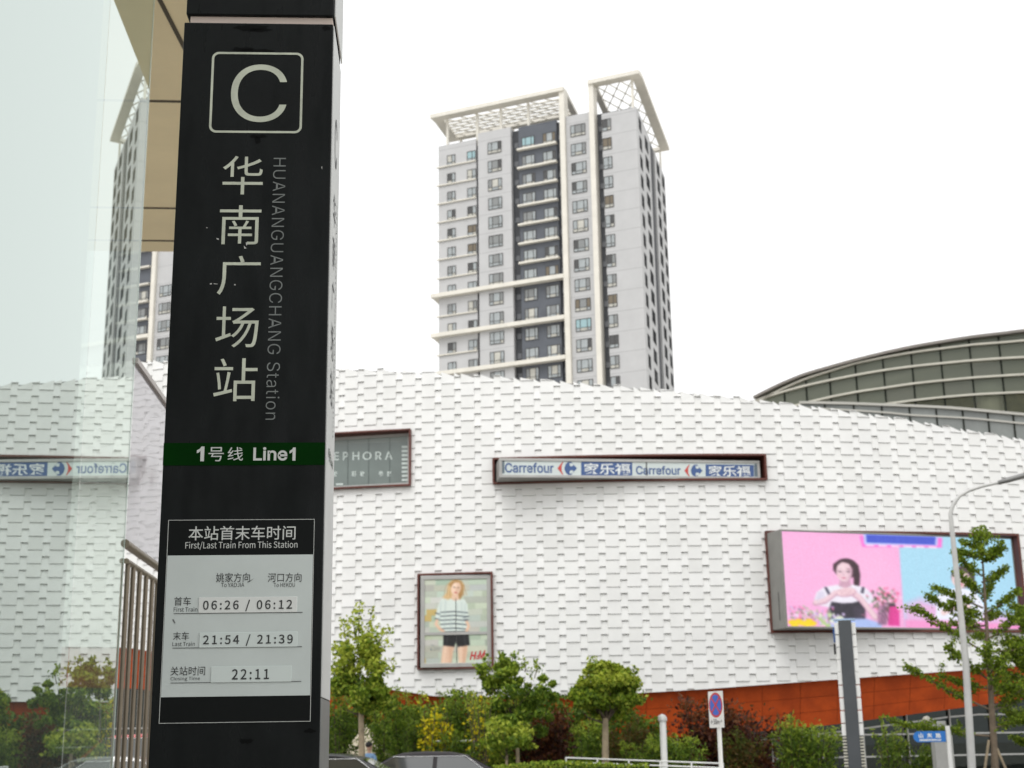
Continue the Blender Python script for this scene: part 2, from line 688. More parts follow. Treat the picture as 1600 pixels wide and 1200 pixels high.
ROW = (wall_hit(650, 600)[1] - wall_hit(650, 698)[1]) / 5.0
PER = wall_hit(665, 640)[0] - wall_hit(665 - 30.4, 640)[0]
cl = MB()
rnd = random.Random(4)
i0 = int(S0 / PER)
for i in range(i0, int(S1 / PER)):
    for kind in (0, 1):
        sa = i * PER + (0 if kind == 0 else PER * 0.665)
        sb = i * PER + (PER * 0.665 if kind == 0 else PER)
        zb0 = z_bot((sa + sb) / 2)
        zt0 = z_top(sa) + 0.10
        k0 = int(zb0 / ROW) - 1
        for k in range(k0, int(zt0 / ROW) + 2):
            za = (k + (0.5 if kind else 0.0)) * ROW
            zc = za + ROW
            if zc <= zb0 or za >= zt0:
                continue
            jit = rnd.uniform(-.006, .006)
            ot, ob_ = ((0.034, 0.062) if kind == 0 else (0.004, 0.056))
            gap = 0.012 if kind == 0 else 0.024
            ob_ += jit
            for (x0, y0, x1, y1) in cut((sa, max(za, zb0), sb, min(zc, zt0)), OPS):
                fb, ft = (y0 - za) / ROW, (y1 - za) / ROW
                db, dt = ob_ + (ot - ob_) * fb, ob_ + (ot - ob_) * ft
                zl, zr = y1, y1
                if y1 >= zt0 - 1e-6:
                    zl = max(y0 + .01, min(zc, z_top(x0) + 0.10))
                    zr = max(y0 + .01, min(zc, z_top(x1) - 0.02))
                bl_, br_ = y0, y0
                if y0 <= zb0 + 1e-6:
                    bl_, br_ = z_bot(x0), z_bot(x1)
                if y0 <= za + 1e-6:               # open joint under the tile's lip
                    bl_, br_ = bl_ + gap, br_ + gap
                    cl.add([wp(x0, y0 - .01, -.03), wp(x1, y0 - .01, -.03), wp(x1, y0 + gap + .02, -.03), wp(x0, y0 + gap + .02, -.03)], [(0, 1, 2, 3)], 1)
                A, B, C_, D = wp(x0, bl_, db), wp(x1, br_, db), wp(x1, zr, dt), wp(x0, zl, dt)
                a, b, c, d = wp(x0, bl_, -.03), wp(x1, br_, -.03), wp(x1, zr, -.03), wp(x0, zl, -.03)
                cl.add([A, B, C_, D, a, b, c, d], [(0, 1, 2, 3), (4, 5, 1, 0), (1, 5, 6, 2), (4, 0, 3, 7), (3, 2, 6, 7)], rnd.choice((0, 0, 0, 2, 2, 3)))
M_clad = mat("white_cladding", (0.80, 0.80, 0.788), 0.5, 0, 0.07, 0.5)
cl.build("cladding", [M_clad, mat("joint_grey", (0.52, 0.52, 0.50), 0.8), mat("white_cladding_worn", (0.785, 0.785, 0.77), 0.55, 0, 0.09, 0.4), mat("white_cladding_fresh", (0.81, 0.81, 0.80), 0.45, 0, 0.06, 0.6)], mall)


def strip(mb, s0, s1, f0, f1, o0, o1, n, mi=0, skip=None):
    """curved band solid between two height profiles and two offsets"""
    ss = [s0 + (s1 - s0) * i / n for i in range(n + 1)]
    vs, fs = [], []
    for s in ss:
        vs += [wp(s, f0(s), o0), wp(s, f1(s), o0), wp(s, f1(s), o1), wp(s, f0(s), o1)]
    for i in range(n):
        for k in range(4):
            k2 = (k + 1) % 4
            fs.append((i * 4 + k, i * 4 + k2, (i + 1) * 4 + k2, (i + 1) * 4 + k))
    fs.append((0, 3, 2, 1))
    fs.append((n * 4, n * 4 + 1, n * 4 + 2, n * 4 + 3))
    mb.add(vs, fs, mi)


bk = MB()
strip(bk, S0, S1, z_bot, lambda s: z_top(s) - .05, -0.9, -0.62, 70)
bk.build("backing_wall", mat("dark_backing", (0.12, 0.11, 0.10), 0.8), mall)
cp = MB()
strip(cp, S0, S1, lambda s: z_top(s) - .12, lambda s: z_top(s) + .05, -0.62, -0.04, 120)
strip(cp, S0, S1, lambda s: z_top(s) - .30, lambda s: z_top(s) - .121, -26, -0.63, 60)
cp.build("coping", mat("coping_metal", (0.20, 0.19, 0.18), 0.5, 0.4, 0.15, 1), mall)
sf = MB()
strip(sf, S0, S1, lambda s: z_bot(s) + .003, lambda s: z_bot(s) + .06, -0.6, 0.02, 120)
sf.build("soffit_trim", mat("trim_white", (0.7, 0.68, 0.65), 0.5), mall)

# rust red band of corten like panels, leaning back under the cladding
M_orange = mat("rust_panel", (0.47, 0.070, 0.009), 0.6, 0.0, 0.28, 1.2, 0.15, 8, spec=0.25, dirt=(0.33, 0.047, 0.007))
orb = MB()
n = 56
for i in range(n):
    a, b = S0 + (S1 - S0) * i / n, S0 + (S1 - S0) * (i + 1) / n
    a2, b2 = a + .006, b - .006
    f = lambda s, t: wp(s, z_bot(s) + (z_org(s) - z_bot(s)) * t + (.002 if t == 0 else 0), -0.25 - 0.35 * t)
    for t0, t1 in ((0, .345), (.352, .672), (.679, 1)):
        A, B, C_, D = f(a2, t1), f(b2, t1), f(b2, t0), f(a2, t0)
        orb.add([A, B, C_, D], [(0, 1, 2, 3)])
    A, B = f(a, 1), f(b, 1)
    orb.add([A, B, wp(b, z_org(b), -1.6), wp(a, z_org(a), -1.6)], [(3, 2, 1, 0)])
orb.build("rust_band", M_orange, mall)
ob2 = MB()
strip(ob2, S0, S1, lambda s: z_org(s) + .03, lambda s: z_bot(s) - .01, -0.85, -0.68, 60)
ob2.build("band_backing", mat("band_shadow_gap", (0.10, 0.02, 0.008), 0.8), mall)

# shop front under the band
gl = MB()
for i in range(60):
    a, b = S0 + (S1 - S0) * i / 60, S0 + (S1 - S0) * (i + 1) / 60
    gl.quad(wp(a, .14, -1.6), wp(b, .14, -1.6), wp(b, z_org(b), -1.6), wp(a, z_org(a), -1.6))
gl.build("shop_front_glass", glassmat("shop_glass", (0.35, 0.42, 0.40), (0.8, 0.9, 0.88), 1.55), mall)
inn = MB()
strip(inn, S0, S1, lambda s: .0, lambda s: 6.0, -7.3, -7.0, 40)
strip(inn, S0, S1, lambda s: 5.0, lambda s: 5.2, -7.0, -1.65, 40)
inn.build("interior_wall", mat("shop_interior", (0.10, 0.085, 0.06), 0.8, 0, 0.5, 0.5), mall)
mu = MB()
k = S0
while k < S1:
    p, q = wp(k, .14, -1.52), wp(k, z_org(k) - .002, -1.52)
    mu.tube([p, q], 0.035, 6)
    k += 1.6
for zf in (1.05, 1.75, 2.35):
    strip(mu, S0, S1, lambda s: min(zf, z_org(s) - .3), lambda s: min(zf, z_org(s) - .3) + .05, -1.59, -1.54, 60)
mu.build("shop_front_mullions", M_alu, mall)


def reveal(op, name="opening_lining", w=0.14, front=0.2):
    s0, z0, s1, z1 = op
    mb = MB()
    n = 10
    c = lambda v: (lambda s: v)
    strip(mb, s0, s1, c(z1 - w), c(z1 + .004), -.6, front, n)
    strip(mb, s0, s1, c(z0 - .004), c(z0 + w), -.6, front, n)
    strip(mb, s0 - .004, s0 + w, c(z0 + w), c(z1 - w), -.6, front - .003, 1)
    strip(mb, s1 - w, s1 + .004, c(z0 + w), c(z1 - w), -.6, front - .003, 1)
    mb.build(name, M_rust, mall)


reveal(OP_SEPH, w=.05)
reveal(OP_CARR, w=.06)
reveal(OP_POST, w=.055)
reveal(OP_LED, w=.07)


def face_from(left, right, o_left, o_right):
    """flat upright face through two pixels, each o metres in front of the cladding line"""
    def hit(px, py, o):
        s, z = wall_hit(px, py, o)
        return EYE + ray(px, py) * ((wp(s, z, o) - EYE).length) if False else (lambda d: EYE + d * _t(d, o))(ray(px, py))
    a, b = hit(*left, o_left), hit(*right, o_right)
    u = Vector((b.x - a.x, b.y - a.y, 0))
    return Frame(a, u, (0, 0, 1))


def _t(d, o):
    ex, ey = EYE.x - CX, EYE.y - CY
    a = d.x * d.x + d.y * d.y
    b = 2 * (ex * d.x + ey * d.y)
    c = ex * ex + ey * ey - (RW + o) ** 2
    return (-b - math.sqrt(b * b - 4 * a * c)) / (2 * a)


M_frame2 = mat("light_grey_frame", (0.42, 0.415, 0.40), 0.45, 0.2, 0.12, 1.5)


def light_box(name, fr, px_corners, label, cat, depth, rim, housing=M_greyframe, rimmat=None):
    """box with a framed front; returns root and the inner uv rect"""
    us = [fr.uv(*p) for p in px_corners]
    u0, u1 = (us[0][0] + us[3][0]) / 2, (us[1][0] + us[2][0]) / 2
    v1, v0 = (us[0][1] + us[1][1]) / 2, (us[2][1] + us[3][1]) / 2
    root = thing(name, fr.pt((u0 + u1) / 2, v0, -depth), label, cat)
    h = MB()
    h.fbox(fr, u0, v0, u1, v1, -depth, -.03)
    h.build("housing", housing, root, bevel=.02)
    fm = MB()
    fm.fbox(fr, u0, v0, u1, v0 + rim, -.03, .02)
    fm.fbox(fr, u0, v1 - rim, u1, v1, -.03, .02)
    fm.fbox(fr, u0, v0 + rim, u0 + rim, v1 - rim, -.03, .018)
    fm.fbox(fr, u1 - rim, v0 + rim, u1, v1 - rim, -.03, .018)
    fm.build("front_frame", rimmat or M_frame2, root, bevel=.01)
    return root, (u0 + rim, v0 + rim, u1 - rim, v1 - rim)


# ---- long supermarket light box
frC = face_from(z2(100, 165), z2(1490, 192), 1.05, 0.0)
carr, (a0, b0, a1, b1) = light_box("shop_sign", frC, [z2(100, 112), z2(1490, 145), z2(1490, 241), z2(105, 219)],
                                   "long narrow light box with blue lettering and arrow marks on the white mall", "shop sign", 1.3, 0.09)
pn = MB(); pn.fbox(frC, a0, b0, a1, b1, -.03, -.012)
pn.build("panel", mat("sign_panel", (0.60, 0.66, 0.65), 0.3, 0, 0.05, 1, coat=0.3), carr)
M_blue = mat("sign_blue", (0.050, 0.105, 0.27), 0.4)
M_red = mat("sign_red", (0.55, 0.06, 0.05), 0.4)
M_wl = mat("sign_white", (0.75, 0.78, 0.78), 0.4)
lt = MB()


def zbox(x0, y0, x1, y1):
    return z2(x0, y0) + z2(x1, y1)


write(lt, frC, "Carrefour", zbox(133, 147, 392, 200), -.004, 0, bold=.016)
write(lt, frC, "Carrefour", zbox(830, 163, 1067, 210), -.004, 0, bold=.016)
for (x0, y0, x1, y1) in ((538, 141, 810, 213), (1200, 155, 1457, 223)):
    ngon(lt, frC, [(x0, y0), (x1, y0 + (y1 - y0) * .04), (x1, y1 + 1), (x0, y1)], -.009, 0, z2)
write(lt, frC, "家乐福", zbox(553, 149, 798, 209), -.003, 2, bold=.014)
write(lt, frC, "家乐福", zbox(1216, 162, 1437, 219), -.003, 2, bold=.014)
for (ox, oy, k) in ((412, 140, 1.0), (1087, 155, 0.93)):
    q = lambda *pts: [(ox + x * k, oy + y * k) for x, y in pts]
    ngon(lt, frC, q((0, 36), (27, 1), (31, 2), (22, 22), (22, 50), (31, 68), (27, 70)), -.004, 1, z2)
    ngon(lt, frC, q((58, 1), (72, 1), (104, 36), (72, 71), (58, 71), (44, 58), (37, 36), (44, 14)), -.004, 0, z2)
    ngon(lt, frC, q((64, 8), (80, 10), (86, 20), (74, 26), (66, 22)), -.002, 3, z2)
    ngon(lt, frC, q((64, 64), (66, 50), (74, 46), (86, 52), (80, 62)), -.002, 3, z2)
# end blanks and the joint in the glass
ngon(lt, frC, [(115, 128), (130, 128), (131, 203), (117, 203)], -.006, 5, z2)
ngon(lt, frC, [(1459, 152), (1478, 153), (1478, 226), (1459, 225)], -.006, 5, z2)
ngon(lt, frC, [(882, 140), (888, 140), (889, 214), (883, 214)], .002, 4, z2)
lt.build("lettering", [M_blue, M_red, M_wl, MATS["sign_panel"], M_darkmetal, mat("blank_grey", (0.12, 0.16, 0.19), 0.4)], carr)

# ---- cosmetics shop window


def z1(x, y):
    return 510 + x / 5.455, 560 + y / 5.455


frS = face_from(z1(-500, 930), z1(716, 870), -.30, -.28)
seph, (a0, b0, a1, b1) = light_box("shop_window", frS, [(408, 688), z1(716, 648), z1(716, 1096), (408, 768)],
                                   "wide dark shop window with pale letters recessed into the mall behind the black pillar", "shop window", 0.25, 0.10)
pn = MB(); pn.fbox(frS, a0, b0, a1, b1, -.03, -.012)
pn.build("panel", mat("teal_grey_glass", (0.155, 0.195, 0.18), 0.12, 0, 0.18, 0.6, coat=0.6), seph)
lt = MB()


def w1(s, x0, y0, x1, y1, bold=.012):
    write(lt, frS, s, z1(x0, y0) + z1(x1, y1), -.006, 0, bold=bold)


for ch, xa, xb in (("S", -28, 28), ("E", 66, 106), ("P", 140, 186), ("H", 222, 280), ("O", 308, 384), ("R", 416, 470), ("A", 498, 562)):
    w1(ch, xa, 795 - (xa - 300) * .012, xb, 865 - (xa - 300) * .012)
for ch, xa, xb in (("肤", 50, 92), ("彩", 212, 256), ("妆", 284, 328), ("香", 443, 484), ("氛", 513, 556)):
    w1(ch, xa, 960, xb, 1006, .016)
for k in range(9):
    y = 745 + k * 35.2
    ngon(lt, frS, [(642, y), (690, y - 1), (690, y + 18), (642, y + 19)], -.006, 0, z1)
for x in (183, 360, 540, 10):
    ngon(lt, frS, [(x - 2, 665), (x + 2, 665), (x + 1, 1088), (x - 3, 1088)], -.004, 1, z1)
ngon(lt, frS, [(-200, 672), (700, 655), (700, 712), (-200, 738)], -.010, 2, z1)
ngon(lt, frS, [(80, 1066), (140, 1064), (140, 1078), (80, 1080)], -.006, 0, z1)
lt.build("lettering", [mat("pale_letter", (0.62, 0.70, 0.67), 0.4), mat("joint_dark", (0.05, 0.07, 0.065), 0.4), mat("glass_band", (0.24, 0.28, 0.26), 0.2)], seph)

# ---- fashion poster


def z3(x, y):
    return 500 + x / 3.75, 880 + y / 3.75


frP = face_from(z3(600, 330), z3(993, 330), .28, .12)
post, (a0, b0, a1, b1) = light_box("billboard", frP, [z3(588, 72), z3(1002, 68), z3(1004, 606), z3(590, 612)],
                                   "upright framed fashion billboard of a woman in a striped jumper and black shorts", "billboard", 0.6, 0.13)
W_, H_ = 96, 130
cv = Canvas([(610, 92), (982, 90), (982, 582), (610, 586)], W_, H_, (178, 186, 172))
rr = np.random.default_rng(5)
for row in range(14):                      # weathered planks of the backdrop
    y = 90 + row * 36
    x = 600 - rr.integers(0, 80)
    while x < 990:
        w = rr.integers(50, 150)
        t = rr.uniform(-22, 16)
        c = np.array((190, 198, 184)) + t * .8 + rr.uniform(-6, 6, 3)
        if rr.uniform() < .05:
            c = np.array((196, 172, 110))
        cv.poly([(x, y), (x + w, y - 3), (x + w, y + 33), (x, y + 35)], c, 4)
        cv.line([(x, y + 35), (x + w, y + 33)], 1.5, c - 34, 3, .7)
        x += w
skin = (226, 190, 165)
cv.poly([(722, 478), (790, 482), (778, 520), (766, 584), (706, 584), (712, 530)], skin, 4)
cv.poly([(806, 484), (866, 478), (862, 530), (850, 584), (812, 584), (808, 530)], skin, 4)
cv.poly([(750, 484), (782, 486), (772, 584), (756, 584)], (206, 165, 138), 10, .6)
cv.poly([(838, 484), (864, 480), (850, 584), (836, 584)], (206, 165, 138), 8, .6)
cv.poly([(722, 400), (870, 396), (878, 480), (808, 492), (796, 462), (786, 490), (720, 482)], (38, 38, 40), 4)
cv.line([(798, 402), (797, 462)], 2, (80, 80, 82), 3)
cv.poly([(712, 200), (760, 206), (800, 208), (850, 212), (862, 280), (868, 330), (874, 385), (852, 398), (726, 400), (706, 380), (700, 320), (690, 270)], (214, 224, 218), 5)
cv.poly([(700, 225), (716, 205), (716, 320), (690, 335), (672, 318), (684, 270)], (214, 224, 218), 5)
cv.poly([(848, 214), (866, 240), (872, 320), (862, 352), (848, 340)], (214, 224, 218), 5)
for k, y in enumerate((283, 306, 330, 354, 380)):
    cv.line([(706, y + 4), (745, y + 2), (790, y), (830, y + 4), (866, y + 8)], 5, (44, 52, 62), 4)
for y in (290, 322):
    cv.line([(674, y), (700, y + 8)], 5, (44, 52, 62), 4)
cv.line([(842, 318), (872, 312)], 5, (44, 52, 62), 4)
cv.line([(842, 332), (870, 330)], 5, (44, 52, 62), 4)
cv.line([(684, 335), (678, 356), (700, 384), (722, 398)], 17, skin, 5)
cv.line([(862, 345), (872, 372), (860, 396)], 17, skin, 5)
cv.line([(700, 384), (726, 398)], 13, (206, 165, 138), 5, .6)
hair = (212, 178, 130)
cv.ell(797, 140, 48, 50, hair, 0, 8)
cv.poly([(752, 130), (778, 120), (780, 200), (750, 212), (716, 200), (742, 170)], hair, 12)
cv.poly([(822, 110), (846, 130), (842, 180), (822, 212), (800, 200), (812, 160)], (168, 128, 80), 12)
cv.poly([(776, 180), (812, 180), (816, 212), (792, 220), (770, 210)], skin, 5)
cv.ell(797, 145, 29, 40, (236, 204, 182), 10, 5)
cv.ell(788, 138, 6, 3, (80, 62, 52), 8, 3)
cv.ell(812, 141, 6, 3, (80, 62, 52), 8, 3)
cv.line([(800, 140), (803, 157), (798, 160)], 3, (206, 165, 138), 3)
cv.ell(797, 171, 9, 4, (190, 88, 84), 10, 3)
cv.poly([(752, 118), (790, 94), (832, 102), (846, 134), (822, 112), (790, 108), (768, 140)], (170, 128, 78), 8)
# folds of the jumper, strands of hair, modelling of face and legs as in the printed photograph
for x0, y0, x1, y1 in ((735, 220, 728, 395), (770, 300, 764, 398), (830, 230, 838, 395), (852, 240, 846, 330), (708, 230, 700, 330), (800, 240, 806, 300)):
    cv.line([(x0, y0), (x1, y1)], 7, (176, 190, 188), 14, .55)
for k in range(26):
    x = 745 + k * 4
    cv.line([(x, 104 + abs(k - 13)), (x - 12 + k * .9, 150), (x - 18 + k * 1.6, 205 - abs(k - 12) * 1.5)] if (k < 8 or k > 19) else [(x, 98), (x + (k - 13), 112)], 2.5, (232, 202, 156) if k % 3 else (140, 100, 60), 3, .6)
cv.ell(812, 150, 12, 30, (200, 160, 135), 10, 14, .5)
cv.ell(790, 128, 14, 10, (246, 222, 204), 0, 10, .6)
cv.line([(735, 490), (722, 580)], 9, (240, 212, 190), 10, .7)
cv.line([(822, 490), (822, 580)], 8, (240, 212, 190), 10, .7)
cv.line([(745, 420), (740, 480)], 8, (66, 66, 70), 10, .6)
cv.line([(845, 420), (852, 478)], 8, (66, 66, 70), 10, .6)
cv.blur(1); cv.grain(2.5)
cv.mesh("picture", frP, a0, b0, a1, b1, -.012, picmat("poster_print", gain=1.1), post)
lg = MB()
for ch, x0, y0, x1, y1 in (("H", 877, 517, 918, 566), ("&", 914, 538, 930, 563), ("M", 925, 511, 970, 562)):
    write(lg, frP, ch, z3(x0, y0) + z3(x1, y1), -.006, 0, bold=.02, shear=.3)
lg.build("logo", mat("logo_red", (0.55, 0.01, 0.02), 0.4), post)
lg = MB()
write(lg, frP, "To", z3(648, 474) + z3(668, 488), -.006, 1, bold=.0)
write(lg, frP, "K 300", z3(646, 492) + z3(704, 510), -.006, 1, bold=.0)
lg.build("lettering", [MATS["logo_red"], mat("poster_grey_text", (0.3, 0.33, 0.33), 0.4)], post)
tr = MB()
v = frP.uv(*z3(790, 411))[1]
tr.fbox(frP, a0, v - .045, a1, v + .045, -.012, .016)
tr.build("transom", M_frame2, post)
tr = MB()
u = frP.uv(*z3(796, 300))[0]
tr.fbox(frP, u - .008, v + .045, u + .008, frP.uv(*z3(796, 205))[1], -.012, -.002)
u = frP.uv(*z3(801, 500))[0]
tr.fbox(frP, u - .008, b0, u + .008, v - .045, -.012, -.002)
tr.build("glass_joint", M_darkmetal, post)

# ---- LED screen


def z7(x, y):
    return 1180 + x / 3.81, 800 + y / 3.81


frL = face_from((1222, 900), (1588, 912), 1.05, -.12)
led, (a0, b0, a1, b1) = light_box("led_screen", frL, [z7(140, 97), z7(1532, 157), (1596, 986), z7(190, 690)],
                                  "large tilted LED screen playing a pink and blue advert with a woman and flowers", "screen", 1.35, 0.06, rimmat=M_greyframe)
vt = MB()
hs_ = Frame(frL.pt(a0 - .06, b0, -.03), -frL.n, frL.v, -frL.u)
vt.fbox(hs_, .30, .2, .34, 1.1, .001, .006)
vt.build("side_vent", M_darkmetal, led)
cv = Canvas([(150, 105), (1520, 165), (1570, 705), (188, 668)], 240, 104, (246, 168, 218))
cv.ell(330, 330, 330, 300, (248, 182, 224), 0, 240, .8)
cv.ell(700, 420, 200, 260, (250, 190, 226), 0, 200, .6)
cv.poly([(826, 60), (1640, 90), (1640, 760), (868, 740)], (170, 218, 240), 5)
cv.poly([(1200, 60), (1640, 90), (1640, 640), (1300, 640)], (168, 216, 240), 260, .8)
cv.poly([(860, 560), (960, 520), (1100, 560), (1640, 650), (1640, 760), (866, 740)], (236, 176, 220), 60, .9)
cv.poly([(866, 640), (1640, 680), (1640, 760), (868, 740)], (246, 150, 206), 16, .9)
for k in range(5):                          # panel seams of the screen
    x = 250 + k * 290
    cv.line([(x, 80), (x + 14, 740)], 2, (200, 190, 220), 4, .18)
# banner
cv.poly([(598, 136), (1096, 152), (1092, 212), (616, 204)], (250, 120, 214), 5)
for k in range(6):
    x = 640 + k * 75
    cv.line([(x, 194 + k * 3), (x + 42, 196 + k * 3)], 9, (255, 225, 248), 4)
cv.poly([(622, 118), (1070, 136), (1066, 200), (628, 188)], (190, 200, 250), 4)
cv.poly([(638, 128), (1056, 146), (1052, 194), (642, 176)], (64, 84, 206), 4)
# first woman
skin = (238, 204, 214)
shade = (206, 160, 182)
hairc = (58, 32, 44)
cv.ell(522, 332, 72, 60, hairc, 8, 6)
cv.poly([(560, 290), (592, 312), (604, 370), (600, 430), (582, 462), (566, 440), (566, 380)], hairc, 6)
cv.ell(578, 446, 11, 26, hairc, 18, 5)
cv.poly([(338, 515), (352, 470), (395, 440), (470, 428), (560, 428), (632, 446), (668, 478), (684, 530), (630, 560), (600, 620), (432, 620), (420, 560), (344, 545)], (240, 234, 246), 7)
cv.poly([(340, 515), (362, 470), (392, 462), (410, 540), (350, 545)], (214, 206, 228), 12, .7)
cv.poly([(488, 392), (542, 390), (552, 436), (518, 448), (478, 436)], shade, 6)
cv.ell(510, 350, 46, 60, skin, -4, 5)
cv.poly([(540, 320), (560, 330), (556, 385), (528, 408), (536, 360)], shade, 16, .6)
cv.poly([(446, 345), (448, 304), (490, 276), (548, 280), (588, 322), (578, 352), (552, 306), (500, 292), (466, 312)], hairc, 5)
cv.ell(486, 350, 10, 3.5, (92, 62, 78), 4, 4)
cv.ell(534, 350, 10, 3.5, (92, 62, 78), -2, 4)
cv.line([(474, 337), (497, 334)], 3, (120, 84, 96), 4, .8)
cv.line([(523, 334), (546, 337)], 3, (120, 84, 96), 4, .8)
cv.line([(508, 352), (504, 371), (512, 373)], 3, shade, 4)
cv.ell(508, 388, 12, 4.5, (206, 104, 134), 0, 4)
cv.poly([(396, 442), (410, 440), (434, 486), (420, 492)], (70, 66, 88), 4)
cv.poly([(614, 444), (630, 444), (624, 482), (606, 478)], (70, 66, 88), 4)
cv.poly([(424, 566), (438, 528), (500, 538), (560, 536), (612, 522), (632, 562), (632, 640), (420, 640)], (44, 38, 52), 5)
cv.poly([(560, 560), (632, 560), (632, 640), (580, 640)], (72, 60, 80), 30, .6)
cv.line([(345, 536), (400, 525), (455, 482), (515, 462)], 31, shade, 6)
cv.line([(346, 530), (400, 517), (455, 475), (515, 456)], 24, skin, 7)
cv.line([(694, 625), (652, 572), (600, 508), (545, 466)], 34, shade, 6)
cv.line([(690, 620), (650, 566), (600, 502), (545, 461)], 26, skin, 7)
cv.ell(524, 474, 58, 27, shade, -6, 6)
cv.ell(522, 470, 54, 23, (244, 210, 216), -6, 6)
for k in range(4):
    cv.line([(480 + k * 5, 462 + k * 8), (545 + k * 8, 455 + k * 9)], 2.2, (196, 148, 170), 3, .8)
cv.poly([(430, 625), (640, 630), (730, 660), (730, 690), (420, 690)], (170, 190, 240), 12)
# flowers and fruit
rg = np.random.default_rng(11)
for k in range(150):
    x, y = rg.uniform(195, 450), rg.uniform(555, 650)
    if y < 580 and 300 < x < 420: continue
    c = [(196, 160, 220), (170, 200, 150), (240, 230, 240), (236, 120, 170), (110, 120, 90)][rg.integers(0, 5)]
    cv.ell(x, y, rg.uniform(4, 11), rg.uniform(3, 8), c, rg.uniform(0, 90), 5, .85)
for k in range(45):
    x, y = rg.uniform(370, 510), rg.uniform(600, 668)
    c = [(176, 206, 130), (210, 190, 230), (230, 236, 210)][rg.integers(0, 3)]
    cv.ell(x, y, rg.uniform(6, 15), rg.uniform(5, 10), c, rg.uniform(0, 90), 5)
for x, y in ((215, 645), (250, 640), (275, 652), (310, 640), (230, 662), (300, 660), (330, 655)):
    cv.ell(x, y, 22, 14, (246, 214, 20), 0, 5)
for k in range(130):
    x, y = rg.normal(752, 40), rg.normal(520, 38)
    c = [(86, 120, 80), (236, 130, 170), (250, 220, 230), (60, 80, 64), (240, 90, 140)][rg.integers(0, 5)]
    cv.ell(x, y, rg.uniform(4, 11), rg.uniform(3, 9), c, rg.uniform(0, 90), 5, .85)
for k in range(9):
    cv.line([(740 + k * 6, 540), (720 + k * 9, 660)], 4, (70, 60, 70), 4, .8)
cv.poly([(706, 560), (740, 548), (760, 600), (756, 672), (706, 668)], (120, 80, 110), 8, .55)
cv.poly([(776, 545), (806, 545), (834, 600), (836, 676), (766, 672)], (222, 40, 140), 6, .85)
cv.poly([(776, 545), (806, 545), (812, 560), (772, 560)], (60, 50, 60), 4)
# second woman, mostly behind the tree
cv.poly([(1050, 640), (1060, 500), (1120, 470), (1200, 450), (1300, 480), (1350, 560), (1340, 660)], (236, 238, 250), 10)
cv.ell(1220, 390, 72, 66, (70, 48, 56), 10, 6)
cv.poly([(1260, 400), (1304, 420), (1310, 470), (1260, 460)], (70, 48, 56), 8)
cv.ell(1205, 400, 54, 56, (238, 206, 206), 10, 6)
cv.ell(1190, 395, 10, 4, (96, 66, 80), 0, 4)
cv.ell(1232, 398, 10, 4, (96, 66, 80), 0, 4)
cv.ell(1208, 434, 13, 5, (206, 96, 126), 0, 4)
cv.poly([(1150, 352), (1200, 330), (1270, 350), (1290, 400), (1230, 356), (1165, 376)], (70, 48, 56), 5)
cv.line([(1100, 600), (1180, 560), (1250, 570)], 34, (238, 206, 206), 8)
cv.ell(960, 606, 16, 12, (255, 240, 250), 0, 10)
cv.ell(495, 325, 22, 16, (248, 220, 226), 0, 18, .6)
cv.ell(482, 372, 12, 9, (240, 176, 194), 0, 10, .5)
for k in range(8):
    cv.line([(470 + k * 14, 292 - 6 * math.sin(k * .45)), (500 + k * 13, 280 + k * 5)], 3, (104, 70, 84), 5, .35)
for x in (372, 650, 668):
    cv.line([(x, 470), (x - 10, 530)], 6, (208, 200, 224), 10, .6)
for k in range(13):                         # cabinet seams of the LED wall
    x = 150 + k * 112
    cv.line([(x, 60), (x + 10 + k, 760)], 1.6, (215, 205, 232), 5, .16)
cv.blur(1); cv.grain(3.0)
cv.mesh("display", frL, a0, b0, a1, b1, -.012, picmat("led_emission", emit=1.04), led)


# ================================================================== RESIDENTIAL TOWERS
PHI = R(23.6)
TY = 205.0
_c = P(1003, 400, TY)
TXD = Vector((math.cos(PHI), -math.sin(PHI), 0))
TYD = Vector((math.sin(PHI), math.cos(PHI), 0))
frT0 = Frame((_c.x, _c.y, 0), TXD, (0, 0, 1))
WT = -frT0.uv(684, 400)[0]
frT = Frame(Vector((_c.x, _c.y, 0)) - TXD * WT, TXD, (0, 0, 1))       # origin at front left corner


def z6(x, y):
    return 660 + x / 3.81, 90 + y / 3.81


def z6b(x, y):
    return 660 + x / 3.81, 380 + y / 3.81


_tops = [frT.uv(*z6(930, y))[1] for y in (397, 505, 617, 733, 848, 962, 1080)] + [frT.uv(*z6b(955, y))[1] for y in (90, 207, 328, 447, 568, 690, 815)]
FH = (_tops[0] - _tops[-1]) / 13.0
ZT0 = _tops[0]
xs = lambda zx, zy: frT.uv(*z6(zx, zy))[0]
DT = 29.5
SHEAR = -0.160                    # the side walls are not square to the front
X = dict(s1b=xs(316, 700), s2a=xs(332, 700), s2b=xs(529, 700), s3a=xs(568, 700), s3b=xs(797, 700), f1a=xs(832, 700), f1b=xs(862, 700), s4b=xs(1010, 700), f2b=xs(1040, 700), s5a=xs(1078, 700))
ZR1 = frT.uv(*z6(200, 503))[1]
ZR2 = frT.uv(*z6(430, 432))[1]
ZR3 = frT.uv(*z6(930, 337))[1]
ZR4 = frT.uv(*z6(1180, 312))[1]
ZRING = frT.uv(*z6(838, 190))[1]
ZRING2 = frT.uv(*z6(1012, 148))[1]
BANDS = [frT.uv(*z6b(700, y))[1] for y in (222, 465, 702)]
M_tl = jointmat("tower_pale_render", (0.50, 0.50, 0.505), FH, ZT0 + .35, .09)
M_td = mat("tower_slate_render", (0.105, 0.115, 0.135), 0.7, 0, 0.12, 0.4)
M_tdk = mat("tower_dark_recess", (0.055, 0.058, 0.065), 0.7, 0, 0.2, 0.4)
